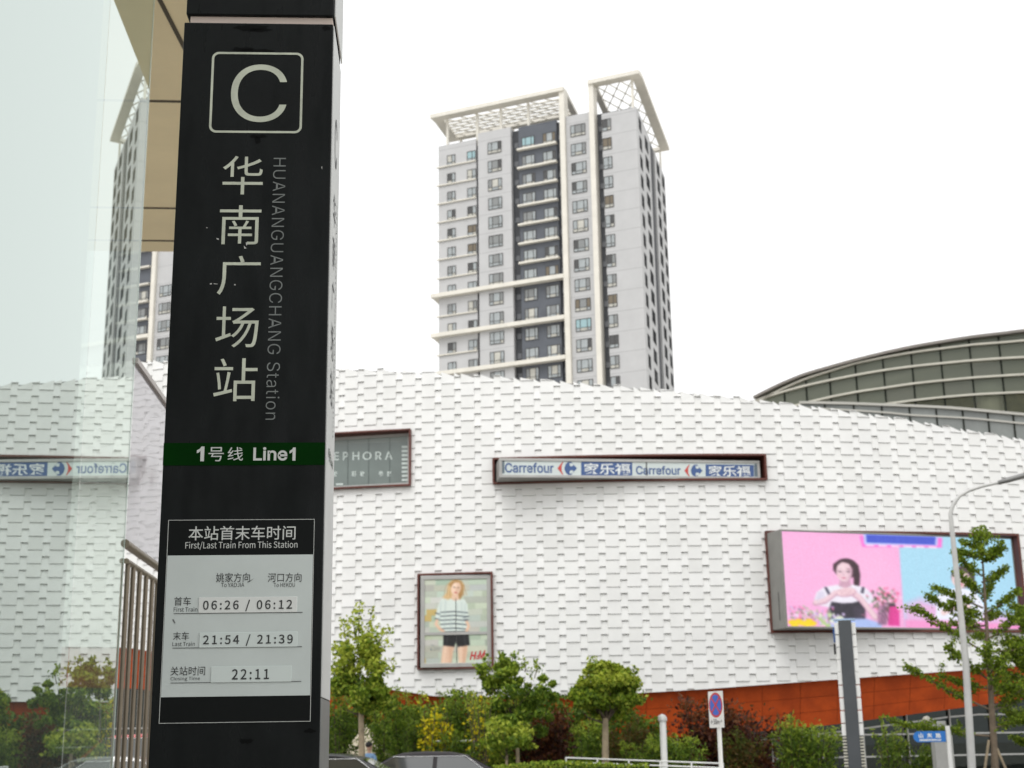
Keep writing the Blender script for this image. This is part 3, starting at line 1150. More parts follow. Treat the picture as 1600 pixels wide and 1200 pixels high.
M_tc = mat("tower_cream_trim", (0.72, 0.69, 0.62), 0.6, 0, 0.08, 0.5)
M_wf = mat("window_frame_dark", (0.06, 0.058, 0.055), 0.5)
M_pane = [mat("pane_sky", (0.34, 0.37, 0.38), 0.08, 0, 0.25, 0.8, coat=0.5), mat("pane_dark", (0.045, 0.045, 0.045), 0.1, coat=0.5),
          mat("pane_curtain", (0.50, 0.49, 0.44), 0.4, 0, 0.2, 1), mat("pane_brown", (0.16, 0.13, 0.09), 0.3), mat("pane_blue", (0.30, 0.45, 0.48), 0.2), mat("pane_grey", (0.22, 0.23, 0.23), 0.15, coat=0.3)]


def tower(name, shift, label, main=True):
    """shift: Vector moved from the measured tower; windows only where seen"""
    o = frT.o + shift
    root = thing(name, (o.x, o.y, 0), label, "apartment tower", "twin apartment towers")
    root.rotation_euler.z = -PHI
    zs = shift.z

    def L(mb, nm, mt, par=None, **k):          # tower-local build
        mb.v = [(x + SHEAR * max(0, y - 1.0), y, z) for x, y, z in mb.v]
        ob = mb.build(nm, mt, None, **k)
        ob.parent = par or root
        return ob
    b = MB()
    b.box(.1, 1.0, 0, WT - .3, 10.8, ZR2 - .4)
    b.box(WT - 12, 10.81, 0, WT - .35, DT - .1, ZR2 - .4)
    L(b, "core", M_tdk)
    b = MB()
    b.box(0, .35, 0, X['s1b'], 3, ZR1)
    b.box(0, 3, 0, 3, 11, ZR1 - .02)
    b.box(X['s2a'], 0, 0, X['s2b'], 3, ZR2)
    b.box(X['f1b'] + .02, 0, 0, X['s4b'] - .02, 3, ZR3)
    b.box(X['s5a'], 0, 0, WT, 1.0, ZR4 - .03)
    b.box(X['s5a'], 1.0, 0, WT, 12.4, ZR4)
    b.box(WT - 4, 17.4, 0, WT - .02, DT, ZR4 - .05)
    L(b, "pale_wall", M_tl)
    b = MB()
    b.box(X['s3a'], .55, 0, X['s3b'], 2, ZR2 - .1)
    L(b, "slate_wall", M_td)
    yo = -.7
    for z in BANDS:
        b = MB()
        b.box(-1.0, yo, z - .33, X['f1a'] - .01, .5, z + .33)
        b.box(-1.0, .5, z - .33, -.01, 6, z + .33)
        L(b, "floor_band", M_tc)
    for k in range(0, 15):
        z = ZT0 - k * FH - 2.35
        if any(abs(z - q) < 1.2 for q in BANDS):
            continue
        zz = z - 0.35
        b = MB()
        b.box(-.35, .05, zz - .10, X['s1b'], .349, zz + .08)
        L(b, "ledge", M_tc)
        if z > BANDS[0]:
            b = MB()
            b.box(X['s3a'] - .1, -.15, z - .15, X['s3b'] + .1, .549, z + .15)
            L(b, "balcony_slab", M_tc)
    b = MB()
    b.box(X['f1a'], yo + .1, 0, X['f1b'], 1.2, ZRING + .02)
    L(b, "fin", M_tc)
    b = MB()
    b.box(X['s4b'], yo + .1, 0, X['f2b'], 1.2, ZRING2 + .02)
    L(b, "fin", M_tc)
    # crowning frames and their lattice
    b = MB()
    zr, h = ZRING, .58
    x0, x1 = -1.0, X['f1b']
    yb = 9.5
    b.box(x0, yo - .2, zr - h, x1 - .01, yo + 1.6, zr + .1)
    b.box(x0, yo + 1.6, zr - h + .02, x0 + 1.7, yb - 1.2, zr + .08)
    b.box(x0, yb - 1.2, zr - h + .03, x1 - .01, yb, zr + .07)
    b.box(x1 - 1.0, yo + 1.6, zr - h + .04, x1 - .02, yb - 1.2, zr + .06)
    L(b, "roof_frame", M_tc)
    b = MB()
    zr2 = ZRING2
    x2, x3 = X['s4b'] + .01, WT + 1.0
    ybl, yb = yb, DT + .6
    b.box(x2, yo - .2, zr2 - h, x3, yo + 1.5, zr2 + .1)
    b.box(x3 - 1.6, yo + 1.5, zr2 - h + .02, x3, yb - 1.0, zr2 + .08)
    b.box(x2, yb - 1.0, zr2 - h + .03, x3, yb, zr2 + .07)
    b.box(x2, yo + 1.5, zr2 - h + .04, x2 + 1.0, yb - 1.0, zr2 + .06)
    L(b, "roof_frame", M_tc)
    b = MB()
    for x in (1.2, 6.8, 11.2, 16.2):
        for y in (.9, ybl - .8):
            b = MB()
            b.box(x, y, ZR1 - 1, x + .4, y + .4, zr - h)
            L(b, "roof_post", M_tc)
    for (x, y) in ((WT - .9, .6), (WT - .9, yb - .8), (X['f2b'] + .3, yb - .8)):
        b = MB()
        b.box(x, y, ZR4 - 1, x + .35, y + .35, zr2 - h)
        L(b, "roof_post", M_tc)
    b = MB()
    rl = random.Random(2)
    ny = 7
    yb2, yb = yb, ybl
    for j in range(1, ny):
        y = 1.4 + (yb - 2.6) * j / ny
        b.box(x0 + 1.7, y - .11, zr - .45, x1 - 1.0, y + .11, zr - .2)
    for j in range(ny):
        y, y2 = 1.4 + (yb - 2.6) * j / ny, 1.4 + (yb - 2.6) * (j + 1) / ny
        x = 1.2 + (j % 2) * 1.3
        while x < x1 - 2.4:
            b.tube([(x, y, zr - .33), (x + 1.2, y2, zr - .33)], .11, 5, smooth=False)
            x += 2.6
    yb = yb2
    x = x2 - 16
    while x < x3 + 14:
        for sg in (1, -1):
            p0, p1 = (x, .9), (x + sg * 13.0, yb - 1.0)
            t0, t1 = 0.0, 1.0
            dx = p1[0] - p0[0]
            lo, hi = x2 + .9, x3 - 1.5
            ta, tb = (lo - p0[0]) / dx, (hi - p0[0]) / dx
            if ta > tb:
                ta, tb = tb, ta
            t0, t1 = max(t0, ta), min(t1, tb)
            if t1 - t0 > .05:
                q = lambda t: (p0[0] + dx * t, p0[1] + (p1[1] - p0[1]) * t, zr2 - .33 + sg * .03)
                b.tube([q(t0), q(t1)], .11, 5, smooth=False)
        x += 2.1
    L(b, "roof_lattice", M_tc)
    # louvred service strips
    for k in range(15):
        z = ZT0 - k * FH - 1.6
        for xa, xb in ((X['s1b'] + .1, X['s2a'] - .1), (X['s2b'] + .25, X['s3a'] - .2), (X['s3b'] + .2, X['f1a'] - .1), (X['f2b'] + .2, X['s5a'] - .1)):
            b = MB()
            b.box(xa, .85, z, xb, .999, z + .9)
            L(b, "service_louvre", mat("louvre_grey", (0.12, 0.125, 0.135), 0.5))
    # windows
    rw = random.Random(9 if main else 5)
    meshes = {}

    def win_mesh(w, h, n, var):
        key = (round(w, 2), round(h, 2), n, var)
        if key in meshes:
            return meshes[key]
        f = MB()
        t = .10
        f.box(0, -.05, 0, w, .05, t); f.box(0, -.05, h - t, w, .05, h)
        edges = {2: (0, .55), 3: (0, .27, .73)}[n]
        for e in edges:
            f.box(w * e, -.048, t, w * e + t, .048, h - t)
        f.box(w - t, -.048, t, w, .048, h - t)
        f.box(t, -.046, h * .26, w - t, .046, h * .26 + .08)
        p = MB()
        bounds = list(edges) + [1]
        for q in range(len(bounds) - 1):
            p.quad((w * bounds[q], 0, t), (w * bounds[q + 1], 0, t), (w * bounds[q + 1], 0, h - t), (w * bounds[q], 0, h - t), var[q])
            p.quad((w * bounds[q], -.005, t), (w * bounds[q + 1], -.005, t), (w * bounds[q + 1], -.005, h * .26), (w * bounds[q], -.005, h * .26), 2 if rw.random() < .5 else 0)
        a = L(f, "window", M_wf)
        c = L(p, "pane", M_pane)
        bpy.data.objects.remove(a.copy())
        meshes[key] = (a.data, c.data)
        bpy.data.objects.remove(a); bpy.data.objects.remove(c)
        return meshes[key]

    count = [0]

    def window(x, y, z, w, h, n, side=False):
        r = rw.random()
        v = [0 if rw.random() < .75 else 5 for _ in range(n)]
        if r < .22:
            v[0 if rw.random() < .5 else n - 1] = 1
        elif r < .36:
            v[0] = v[-1] = 3 if rw.random() < .6 else 1
        elif r < .5:
            v[n // 2 if n == 3 else 0] = 2
        elif r < .512:
            v = [4] * n
        fm, pm = win_mesh(w, h, n, tuple(v))
        a = bpy.data.objects.new("window", fm)
        c = bpy.data.objects.new("pane", pm)
        COL.objects.link(a); COL.objects.link(c)
        a.parent = root; c.parent = a
        a.location = (x, y, z)
        if side:
            a.rotation_euler.z = R(90)
        count[0] += 1
    stuffw = MB()
    for k in range(14):
        zt = ZT0 - k * FH
        hh = 2.05
        if not main and (k < 5 or k > 13):
            continue
        if main:
            window(xs(143, 700), .30, zt - .75 - 1.85, xs(191, 700) - xs(143, 700), 1.8, 2)
            window(xs(262, 700), .30, zt - .75 - 1.85, xs(316, 700) - xs(262, 700) - .05, 1.8, 2)
            window(xs(391, 700), -.05, zt - .15 - hh, xs(473, 700) - xs(391, 700), hh, 3)
        window(xs(588, 700), .50, zt - .15 - hh, 2.25, hh, 3)
        window(xs(714, 700), .50, zt - .15 - hh, 2.25, hh, 3)
        window(xs(889, 700), -.05, zt - hh, xs(979, 700) - xs(889, 700), hh, 3)
        if main:
            window(xs(1080, 700), -.05, zt - hh - .05, xs(1134, 700) - xs(1080, 700), hh, 2)
            for (y, w) in ((1.3, 2.2), (7.0, 3.2), (19.5, 2.8), (25.5, 2.4)):
                zz = zt - hh - .1 - (0 if y != 7.0 else .8)
                stuffw.box(WT - .03, y, zz, WT + .05, y + w, zz + 2.1, 0)
                stuffw.box(WT + .05, y + .1, zz + .5, WT + .056, y + w * .48, zz + 1.8, 2)
                stuffw.box(WT + .05, y + w * .56, zz + .5, WT + .056, y + w - .1, zz + 1.8, 2 if rw.random() < .7 else 1)
    if main:
        M_sw = mat("side_window_dark", (0.035, 0.036, 0.038), 0.95, spec=.03)
        ob = L(stuffw, "side_window", [M_sw, mat("side_pane", (0.11, 0.115, 0.12), 0.9, spec=.05), M_sw])
        ob['kind'] = 'stuff'
    root.location.z = zs
    return root


tower("apartment_tower", Vector((0, 0, 0)), "tall grey and white apartment tower with cream lattice roof crown rising behind the mall")
# twin tower at the left, seen between glass hall and pillar
_q = P(238, 450, 238)
_sh = Vector((_q.x, _q.y, 0)) - (frT.o + TXD * (X['f1a'] + X['f1b']) / 2 - TYD * .6)
_pl = P(258, 447, 238).z
_sh.z = (_pl - ZT0) - round((_pl - ZT0) / FH) * FH
tower("apartment_tower", Vector((_sh.x, _sh.y, _sh.z)), "twin apartment tower glimpsed between the green glass hall and the black pillar", main=False)

# ================================================================== GLASS DRUM BUILDING
DCX, DCY, DR = 35.0, 116.0, 26.0


def drum_hit(px, py, r=DR):
    d = ray(px, py)
    ex, ey = EYE.x - DCX, EYE.y - DCY
    a = d.x ** 2 + d.y ** 2
    b = 2 * (ex * d.x + ey * d.y)
    c = ex * ex + ey * ey - r * r
    t = (-b - math.sqrt(max(0, b * b - 4 * a * c))) / (2 * a)
    p = EYE + d * t
    return math.atan2(p.x - DCX, DCY - p.y), p.z


def dpt(th, z, r=DR):
    return Vector((DCX + r * math.sin(th), DCY - r * math.cos(th), z))


def z8(x, y):
    return 1170 + x / 3.721, 500 + y / 3.721


def dprof(pts, r=DR, raw=False):
    h = [drum_hit(*(p if raw else z8(*p)), r) for p in pts]
    ss, zs = [a for a, _ in h], [b for _, b in h]
    k0, k1 = (zs[1] - zs[0]) / (ss[1] - ss[0]), (zs[-1] - zs[-2]) / (ss[-1] - ss[-2])
    def f(s):
        if s < ss[0]:
            return zs[0] + k0 * (s - ss[0])
        if s > ss[-1]:
            return zs[-1] + (k1 * .6) * (s - ss[-1])
        return float(np.interp(s, ss, zs))
    return f


d_top = dprof([(50, 460), (200, 385), (330, 331), (470, 290), (620, 248), (785, 207), (950, 171), (1130, 140), (1300, 113), (1480, 92), (1600, 76)])
d_r1 = dprof([(85, 462), (200, 418), (330, 378), (470, 330), (628, 322 - 60), (800, 222), (960, 180), (1130, 160), (1300, 146), (1480, 130), (1600, 123)])
d_r2 = dprof([(80, 464), (210, 424), (335, 390), (480, 358), (630, 328), (795, 300), (960, 278), (1135, 260), (1305, 244), (1480, 232), (1600, 226)])
d_r3 = dprof([(330, 492), (485, 455), (640, 425), (800, 402), (965, 378), (1138, 360), (1310, 344), (1480, 333), (1600, 326)])
d_r4 = dprof([(780, 501), (970, 475), (1140, 457), (1310, 443), (1480, 434), (1600, 429)])
TH0, TH1 = drum_hit(*z8(46, 462))[0] + .0, R(62)
drum = thing("glass_rotunda", (DCX, DCY, 0), "curved green glass rotunda with pale ribs rising behind the mall roof at right", "building")


def dstrip(mb, t0, t1, f0, f1, r0, r1, n, mi=0):
    vs, fs = [], []
    for i in range(n + 1):
        t = t0 + (t1 - t0) * i / n
        vs += [dpt(t, f0(t), r1), dpt(t, f1(t), r1), dpt(t, f1(t), r0), dpt(t, f0(t), r0)]
    for i in range(n):
        for k in range(4):
            k2 = (k + 1) % 4
            fs.append((i * 4 + k, (i + 1) * 4 + k, (i + 1) * 4 + k2, i * 4 + k2))
    mb.add(vs, fs, mi)


mulls = [drum_hit(*z8(x, 400))[0] for x in (205, 335, 475, 630, 793, 962, 1133, 1307, 1482)]
st = mulls[-1] - mulls[-2]
while mulls[-1] < TH1 - st:
    mulls.append(mulls[-1] + st)
c0 = lambda v: (lambda s: v)
M_dg = [glassmat("drum_glass", (0.42, 0.45, 0.38), (0.75, 0.82, 0.74), 1.45, haze=.55, hazecol=(0.36, 0.385, 0.31)),
        glassmat("drum_glass_bright", (0.45, 0.47, 0.38), (0.8, 0.85, 0.76), 1.5, haze=.45, hazecol=(0.43, 0.45, 0.38)),
        glassmat("drum_glass_clear", (0.75, 0.76, 0.66), (0.75, 0.82, 0.74), 1.45, haze=.25, hazecol=(0.26, 0.26, 0.17))]
gb = MB()
bnd = [TH0] + mulls
rd = random.Random(3)
for i in range(len(bnd) - 1):
    a, b = bnd[i], bnd[i + 1]
    levels = [c0(5.0), lambda t: max(5.0, d_r4(t)), lambda t: max(5.0, d_r3(t)), lambda t: max(5, d_r2(t)), lambda t: d_top(t)]
    for k in range(4):
        n = 3
        mi = (2 if k == 0 else (1 if rd.random() < .25 else 0))
        for q in range(n):
            t, t2 = a + (b - a) * q / n, a + (b - a) * (q + 1) / n
            lo = lambda s: min(levels[k](s), d_top(s)); hi = lambda s: min(levels[k + 1](s), d_top(s))
            gb.add([dpt(t, lo(t)), dpt(t2, lo(t2)), dpt(t2, hi(t2)), dpt(t, hi(t))], [(0, 1, 2, 3)], mi)
gb.build("glass_skin", M_dg, drum)
iw = MB()
dstrip(iw, TH0, TH1, c0(0), lambda t: d_top(t) - .3, DR - 6.2, DR - 6.0, 50)
iw.build("inner_wall", mat("olive_interior", (0.34, 0.30, 0.17), 0.8, 0, 0.55, 0.35, dirt=(0.07, 0.075, 0.045)), drum)
for zx in (1395,):
    pc = MB()
    t, z = drum_hit(*z8(zx, 490), DR - 1.2)
    pc.tube([dpt(t, 0, DR - 1.2), dpt(t, z + 1.3, DR - 1.2)], .95, 20)
    pc.build("column", M_white, drum)
rb = MB()
for f, th in ((d_r2, .14), (d_r3, .14), (d_r4, .14)):
    lo = lambda t: min(f(t), d_top(t) - .02)
    dstrip(rb, TH0, TH1, lo, lambda t: lo(t) + th, DR + .01, DR + .25, 90)
f1 = lambda t: min(d_top(t) - .75, d_top(t) - .02)
def d_rim(t):
    return d_top(t) - np.interp(t, [TH0, drum_hit(*z8(620, 250))[0], drum_hit(*z8(1600, 80))[0]], [.35, .16, .62])
dstrip(rb, TH0, TH1, d_rim, lambda t: d_rim(t) + .13, DR + .01, DR + .25, 90)
rb.build("rib", mat("rib_cream", (0.52, 0.50, 0.43), 0.5, 0, 0.1, 1), drum)
mm = MB()
for t in mulls:
    mm.add([dpt(t - .0024, 5, DR + .04), dpt(t + .0024, 5, DR + .04), dpt(t + .0024, d_top(t), DR + .04), dpt(t - .0024, d_top(t), DR + .04),
            dpt(t - .0016, 5, DR - .1), dpt(t + .0016, 5, DR - .1), dpt(t + .0016, d_top(t), DR - .1), dpt(t - .0016, d_top(t), DR - .1)],
           [(0, 1, 2, 3), (4, 0, 3, 7), (1, 5, 6, 2)])
mm.build("mullion", mat("mullion_dark", (0.03, 0.034, 0.028), 0.9, spec=0.05), drum)
rf = MB()
dstrip(rf, TH0, TH1, d_top, lambda t: d_top(t) + .18, 2.0, DR + .45, 90)
rf.build("roof", mat("roof_edge_grey", (0.22, 0.20, 0.18), 0.5, 0.2, 0.1, 1), drum)

# lower curved band in front of the rotunda
LR = DR + 7
lb_top = dprof([(330, 489), (600, 495), (800, 503), (1000, 511), (1200, 522), (1400, 541), (1600, 560)], LR)
lb_mid = dprof([(620, 528), (800, 540), (960, 556), (1300, 574), (1600, 605)], LR)
band = thing("curved_link_roof", (DCX, DCY - LR, 0), "low curved grey panelled gallery running below the green rotunda", "building")
T0, T1 = drum_hit(*z8(300, 489), LR)[0], R(50)
w = MB()
dstrip(w, T0, T1, c0(0), lb_top, LR - 2.5, LR, 60)
w.build("panel_wall", mat("grey_panel", (0.20, 0.215, 0.205), 0.3, 0, 0.25, 0.4, coat=0.3), band)
w = MB()
dstrip(w, T0, T1, lambda t: lb_mid(t) - .05, lambda t: lb_mid(t) + .06, LR + .005, LR + .12, 60)
dstrip(w, T0, T1, lambda t: lb_top(t) + .002, lambda t: lb_top(t) + .16, LR - 2.6, LR + .2, 60)
w.build("rail", mat("rail_pale", (0.45, 0.44, 0.40), 0.5), band)
w = MB()
for x in (445, 613, 775, 935, 1090, 1243, 1388, 1535, 1680):
    t = drum_hit(*z8(x, 540), LR)[0]
    w.box(-.05, 0, 0, .05, .06, 1, T=lambda X_, Y_, Z_: dpt(t + X_ / LR, 5 + (lb_top(t) - 5) * Z_, LR + .06 - Y_))
w.build("seam", MATS["mullion_dark"], band)

# ================================================================== STATION GLASS HALL (left)
GA = R(-4.35)                                     # heading of the glass line
GD = Vector((math.sin(GA), math.cos(GA), 0))      # along the glass, away
GN = Vector((math.cos(GA), -math.sin(GA), 0))     # towards the camera side
DIST = 2.9
frG = Frame(-GN * DIST, GD, (0, 0, 1), GN)        # u = distance along glass


gu = lambda px, py: frG.uv(px, py)[0]
gz = lambda px, py: frG.uv(px, py)[1]
HC = 10.2
U_end = gu(210, 560)
U_mid = gu(137, 560)
hall = thing("station_hall", frG.pt(U_end, 0, -2), "green tinted glass station entrance hall with beige panelled soffit beside the black pillar", "entrance hall")
M_gl1 = glassmat("hall_glass", (0.50, 0.60, 0.54), (0.82, 0.90, 0.865), 1.6, base=0.55, haze=.24, hazecol=(0.62, 0.70, 0.64))
M_gl2 = glassmat("hall_glass_edge", (0.62, 0.72, 0.66), (0.88, 0.95, 0.91), 1.6, base=0.52, haze=.34, hazecol=(0.72, 0.80, 0.74))
U_near = -6.0
p = MB()
jn = [U_near, (U_near + U_mid) / 2, U_mid]
p.quad(frG.pt(U_near, .1), frG.pt(U_mid - .004, .1), frG.pt(U_mid - .004, HC - .02), frG.pt(U_near, HC - .02))
p.build("glass_pane", M_gl1, hall)
p = MB()
p.quad(frG.pt(U_mid + .004, .1), frG.pt(U_end, .1), frG.pt(U_end, HC - .02), frG.pt(U_mid + .004, HC - .02))
p.build("glass_pane", M_gl2, hall)
p = MB()
p.fbox(frG, U_end, .1, U_end + .03, HC - .02, -.014, .002)
p.build("glass_edge", mat("edge_polish", (0.55, 0.68, 0.62), 0.2, 0, 0, 1, coat=.5), hall)
# inside of the hall
q = MB()
q.fbox(frG, U_near, .02, U_end - .25, HC - .03, -.62, -.5)
q.fbox(frG, -6, .005, U_end - .26, .018, -4.0, -.05)
q.fbox(frG, -6, 0.02, U_end - .26, HC - .03, -4.2, -4.0)
q.build("interior", mat("hall_interior", (0.17, 0.19, 0.15), 0.7, 0, 0.35, 0.3), hall)
# soffit with joints
WOUT = 0.6
u_far = frG.o and None
frH = Frame((0, 0, HC), GN, GD, (0, 0, -1))       # soffit plane, seen from below
def su(px, py):
    return frH.uv(px, py)
SU_far = su(247, 393)[1]
s_in = -DIST - 4.4
s_out = -DIST + WOUT
q = MB()
q.fbox(frH, s_in, -8, s_out, SU_far, -.5, 0)
q.build("soffit", mat("beige_soffit", (0.80, 0.68, 0.44), 0.55, 0, 0.07, 0.6), hall)
q = MB()
for (x, y) in ((250, 158), (245, 325), (240, 376)):
    vv = su(x, y)[1]
    q.fbox(frH, s_in, vv - .035, s_out + .002, vv + .035, .0, .004)
a, b = su(250, 0), su(289, 76)
dv = (b[0] - a[0], b[1] - a[1])
ln = math.hypot(*dv)
nx, ny = -dv[1] / ln * .03, dv[0] / ln * .03
a = (a[0] - dv[0] * 1.0, a[1] - dv[1] * 1.0)
b = (b[0] + dv[0] * .2, b[1] + dv[1] * .2)
pts = [frH.pt(a[0] + nx, a[1] + ny, .005), frH.pt(b[0] + nx, b[1] + ny, .005), frH.pt(b[0] - nx, b[1] - ny, .005), frH.pt(a[0] - nx, a[1] - ny, .005)]
q.add(pts, [(0, 1, 2, 3)])
q.build("soffit_joint", mat("soffit_joint", (0.07, 0.055, 0.035), 0.7), hall)
q = MB()
q.fbox(frH, s_in, -8, s_out, SU_far - .01, -1.6, -.501)
q.build("roof", M_greyframe, hall)

# lilac screen pane with metal edges, and bronze baluster rail running on from the hall
ZP = (gz(208, 552) + gz(258, 635)) / 2
ZRAIL = (gz(192, 840) + gz(245, 885)) / 2
U_s2 = gu(300, 800) + 1.2
scr = thing("glass_screen", frG.pt(U_end + .1, 0, 0), "sloping lilac glass screen with a metal edge on bronze balusters by the pillar", "screen wall")
pz = MB()
pz.quad(frG.pt(U_end + .05, ZRAIL + .03), frG.pt(U_s2, ZRAIL + .03), frG.pt(U_s2, ZP - .03), frG.pt(U_end + .05, ZP - .03))
pz.build("pane", glassmat("lilac_glass", (0.64, 0.63, 0.66), (0.9, 0.89, 0.93), 1.5, rough=.04, wavy=.3, haze=.45, hazecol=(0.60, 0.59, 0.62)), scr)
e = MB()
e.fbox(frG, U_end + .05, ZP - .03, U_s2, ZP + .03, -.03, .03)
e.build("top_edge", mat("pinkish_metal", (0.42, 0.38, 0.36), 0.35, 0.6), scr)
M_brz = mat("bronze_metal", (0.20, 0.165, 0.12), 0.38, 0.5, 0.15, 2)
e = MB()
e.tube([frG.pt(U_end + .04, ZRAIL - .02, 0), frG.pt(U_s2, ZRAIL - .02, 0)], .045, 12)
e.tube([frG.pt(U_end + .04, ZRAIL - .20, 0.02), frG.pt(U_s2, ZRAIL - .20, .02)], .03, 10)
e.build("rail", M_brz, scr)
for px in (193, 202, 212.5, 223, 233, 241, 248, 254, 260, 266):
    e = MB()
    u = frG.uv(px, 950)[0]
    e.tube([frG.pt(u, 0, .02), frG.pt(u, ZRAIL - .2, .02)], .027, 10)
    e.build("baluster", M_brz, scr)

# ================================================================== STATION PILLAR (foreground)
SYAW = R(3.2)
_a = P(260, 700, 4.7)
SU_ = Vector((math.cos(SYAW), math.sin(SYAW), 0))
frA = Frame((_a.x, _a.y, 0), SU_, (0, 0, 1))
uL = (frA.uv(288, 27)[0] + frA.uv(232, 1195)[0]) / 2
uR = (frA.uv(519, 35)[0] + frA.uv(500, 1195)[0]) / 2
zA = lambda y, x=400: frA.uv(x, y)[1]
WS = uR - uL
frR = Frame(frA.pt(uR, 0, 0), -frA.n, (0, 0, 1), frA.u)       # right side face
SD = abs(frR.uv(517.5, 900)[0])
SD = min(max(SD, .15), .6)
pil = thing("station_pillar", frA.pt(uL + WS / 2, 0, -SD / 2), "tall black metro station pillar sign with letter C and a timetable board", "station sign")
M_blk = mat("charcoal_coating", (0.0058, 0.0072, 0.0074), 0.45, 0.0, 0.4, 2.2, 0.05, 300, spec=0.10, dirt=(0.0042, 0.005, 0.0052))
_n, _l = M_blk.node_tree.nodes, M_blk.node_tree.links
_tc = _n.new("ShaderNodeTexCoord"); _mp = _n.new("ShaderNodeMapping"); _mp.inputs['Scale'].default_value = (6, 6, 1.3)
_ns = _n.new("ShaderNodeTexNoise"); _ns.inputs['Scale'].default_value = 2.5; _ns.inputs['Detail'].default_value = 8
_mr = _n.new("ShaderNodeMapRange"); _mr.inputs[3].default_value = .22; _mr.inputs[4].default_value = .62
_mr.inputs[1].default_value = .35; _mr.inputs[2].default_value = .65
_l.new(_tc.outputs['Object'], _mp.inputs[0]); _l.new(_mp.outputs[0], _ns.inputs['Vector']); _l.new(_ns.outputs[0], _mr.inputs[0])
_l.new(_mr.outputs[0], _n["Principled BSDF"].inputs['Roughness'])
_n["Principled BSDF"].inputs['Specular IOR Level'].default_value = .11
ZG0, ZG1 = zA(36), zA(24)
b = MB()
b.fbox(frA, uL, 0, uR, ZG0, -SD, 0)
b.build("column", M_blk, pil, bevel=.004)
b = MB()
b.fbox(frA, uL + .006, ZG1, uR + .001, zA(-130), -SD, .003)
b.build("cap", M_blk, pil, bevel=.004)
b = MB()
b.fbox(frA, uL + .02, ZG0 + .001, uR - .003, ZG1 - .001, -SD + .003, -.012)
b.build("gap_core", mat("pale_core", (0.62, 0.52, 0.46), 0.6), pil)
M_lum = mat("cream_acrylic", (0.50, 0.53, 0.43), 0.4, 0, 0.22, 9)
M_lumd = mat("grey_engraving", (0.17, 0.185, 0.18), 0.5, 0, 0.2, 8)
M_grn = mat("deep_green_film", (0.0006, 0.021, 0.0012), 0.6, 0, 0.2, 4, spec=0.04)
t = MB()
write(t, frA, "C", (361, 101, 448, 191), .0015, 0, bold=-.006)
# rounded square ring round the letter
u0, v0, u1, v1 = frA.box(329, 82, 473, 208)


def rrect(u0, v0, u1, v1, r, n=6):
    pts = []
    for cx, cy, a0 in ((u1 - r, v1 - r, 0), (u0 + r, v1 - r, 90), (u0 + r, v0 + r, 180), (u1 - r, v0 + r, 270)):
        for k in range(n + 1):
            a = R(a0 + 90 * k / n)
            pts.append((cx + r * math.cos(a), cy + r * math.sin(a)))
    return pts


o_, i_ = rrect(u0, v0, u1, v1, .026), rrect(u0 + .0085, v0 + .0085, u1 - .0085, v1 - .0085, .019)
n = len(o_)
t.add([frA.pt(*q, .0015) for q in o_] + [frA.pt(*q, .0015) for q in i_], [(k, (k + 1) % n, n + (k + 1) % n, n + k) for k in range(n)], 0)
for ch, bx in (("华", (348, 244, 411, 304)), ("南", (343, 321, 408, 382)), ("广", (340, 400, 407, 461)), ("场", (337, 479, 404, 543)), ("站", (334, 560, 402, 627))):
    write(t, frA, ch, bx, .0015, 0, bold=-.002)
t.build("lettering", [M_lum], pil)
t = MB()
vs, fs, asp = glyphs("HUANANGUANGCHANG Station", -.008, 1.06, 0)
ua, va = frA.uv(437.5, 247); ub, vb = frA.uv(423, 656)
hw = abs(frA.uv(447.5, 450)[0] - frA.uv(427, 450)[0]) / 2
t.add([frA.pt(ua + (ub - ua) * x * .25 + (y * 2 - 1) * hw * 1.0, va + (vb - va) * x, .0014) for x, y in vs], fs, 0)
t.build("lettering", M_lumd, pil)
def one(mb, fr, box, d, mi=0):
    """heavy figure one with a short flag"""
    u0, v0, u1, v1 = fr.box(*box)
    w, h = u1 - u0, v1 - v0
    q = [(.50, 0), (.95, 0), (.95, 1), (.58, 1), (.42, .86), (.05, .74), (.05, .54), (.30, .60), (.50, .70)]
    mb.add([fr.pt(u0 + x * w, v0 + y * h, d) for x, y in q], [tuple(range(len(q)))], mi)


# green line band
b = MB()
u0, v0, u1, v1 = frA.box(258, 692, 505, 727)
b.fbox(frA, uL, v0, uR, v1, .0005, .002)
b.build("line_band", M_grn, pil)
M_txt = mat("print_white", (0.55, 0.57, 0.55), 0.5)
t = MB()
one(t, frA, (307, 698, 320, 721), .0035)
write(t, frA, "号", (326, 699, 350, 721), .0035, 0)
write(t, frA, "线", (356, 699, 380, 720), .0035, 0)
write(t, frA, "Line", (396, 699, 449.5, 720), .0035, 0, bold=.018)
one(t, frA, (452, 699.5, 462.5, 720), .0035)
t.build("lettering", M_txt, pil)
# timetable board
cor = [frA.uv(*q) for q in ((264, 811), (492, 813), (485, 1128), (248, 1130))]
bu0, bu1 = (cor[0][0] + cor[3][0]) / 2, (cor[1][0] + cor[2][0]) / 2
bv1, bv0 = (cor[0][1] + cor[1][1]) / 2, (cor[2][1] + cor[3][1]) / 2
b = MB()
b.fbox(frA, bu0, bv0, bu1, bv1, .0004, .003)
brd = b.build("timetable_board", mat("board_black", (0.004, 0.005, 0.005), 0.4, spec=0.1), pil)
ORIG[brd] = ORIG[pil]
b = MB()
lw = .0016
for (x0, y0, x1, y1) in ((bu0, bv0, bu1, bv0 + lw), (bu0, bv1 - lw, bu1, bv1), (bu0, bv0 + lw, bu0 + lw, bv1 - lw), (bu1 - lw, bv0 + lw, bu1, bv1 - lw)):
    b.fbox(frA, x0, y0, x1, y1, .003, .0042)
b.build("white_outline", M_txt, brd)
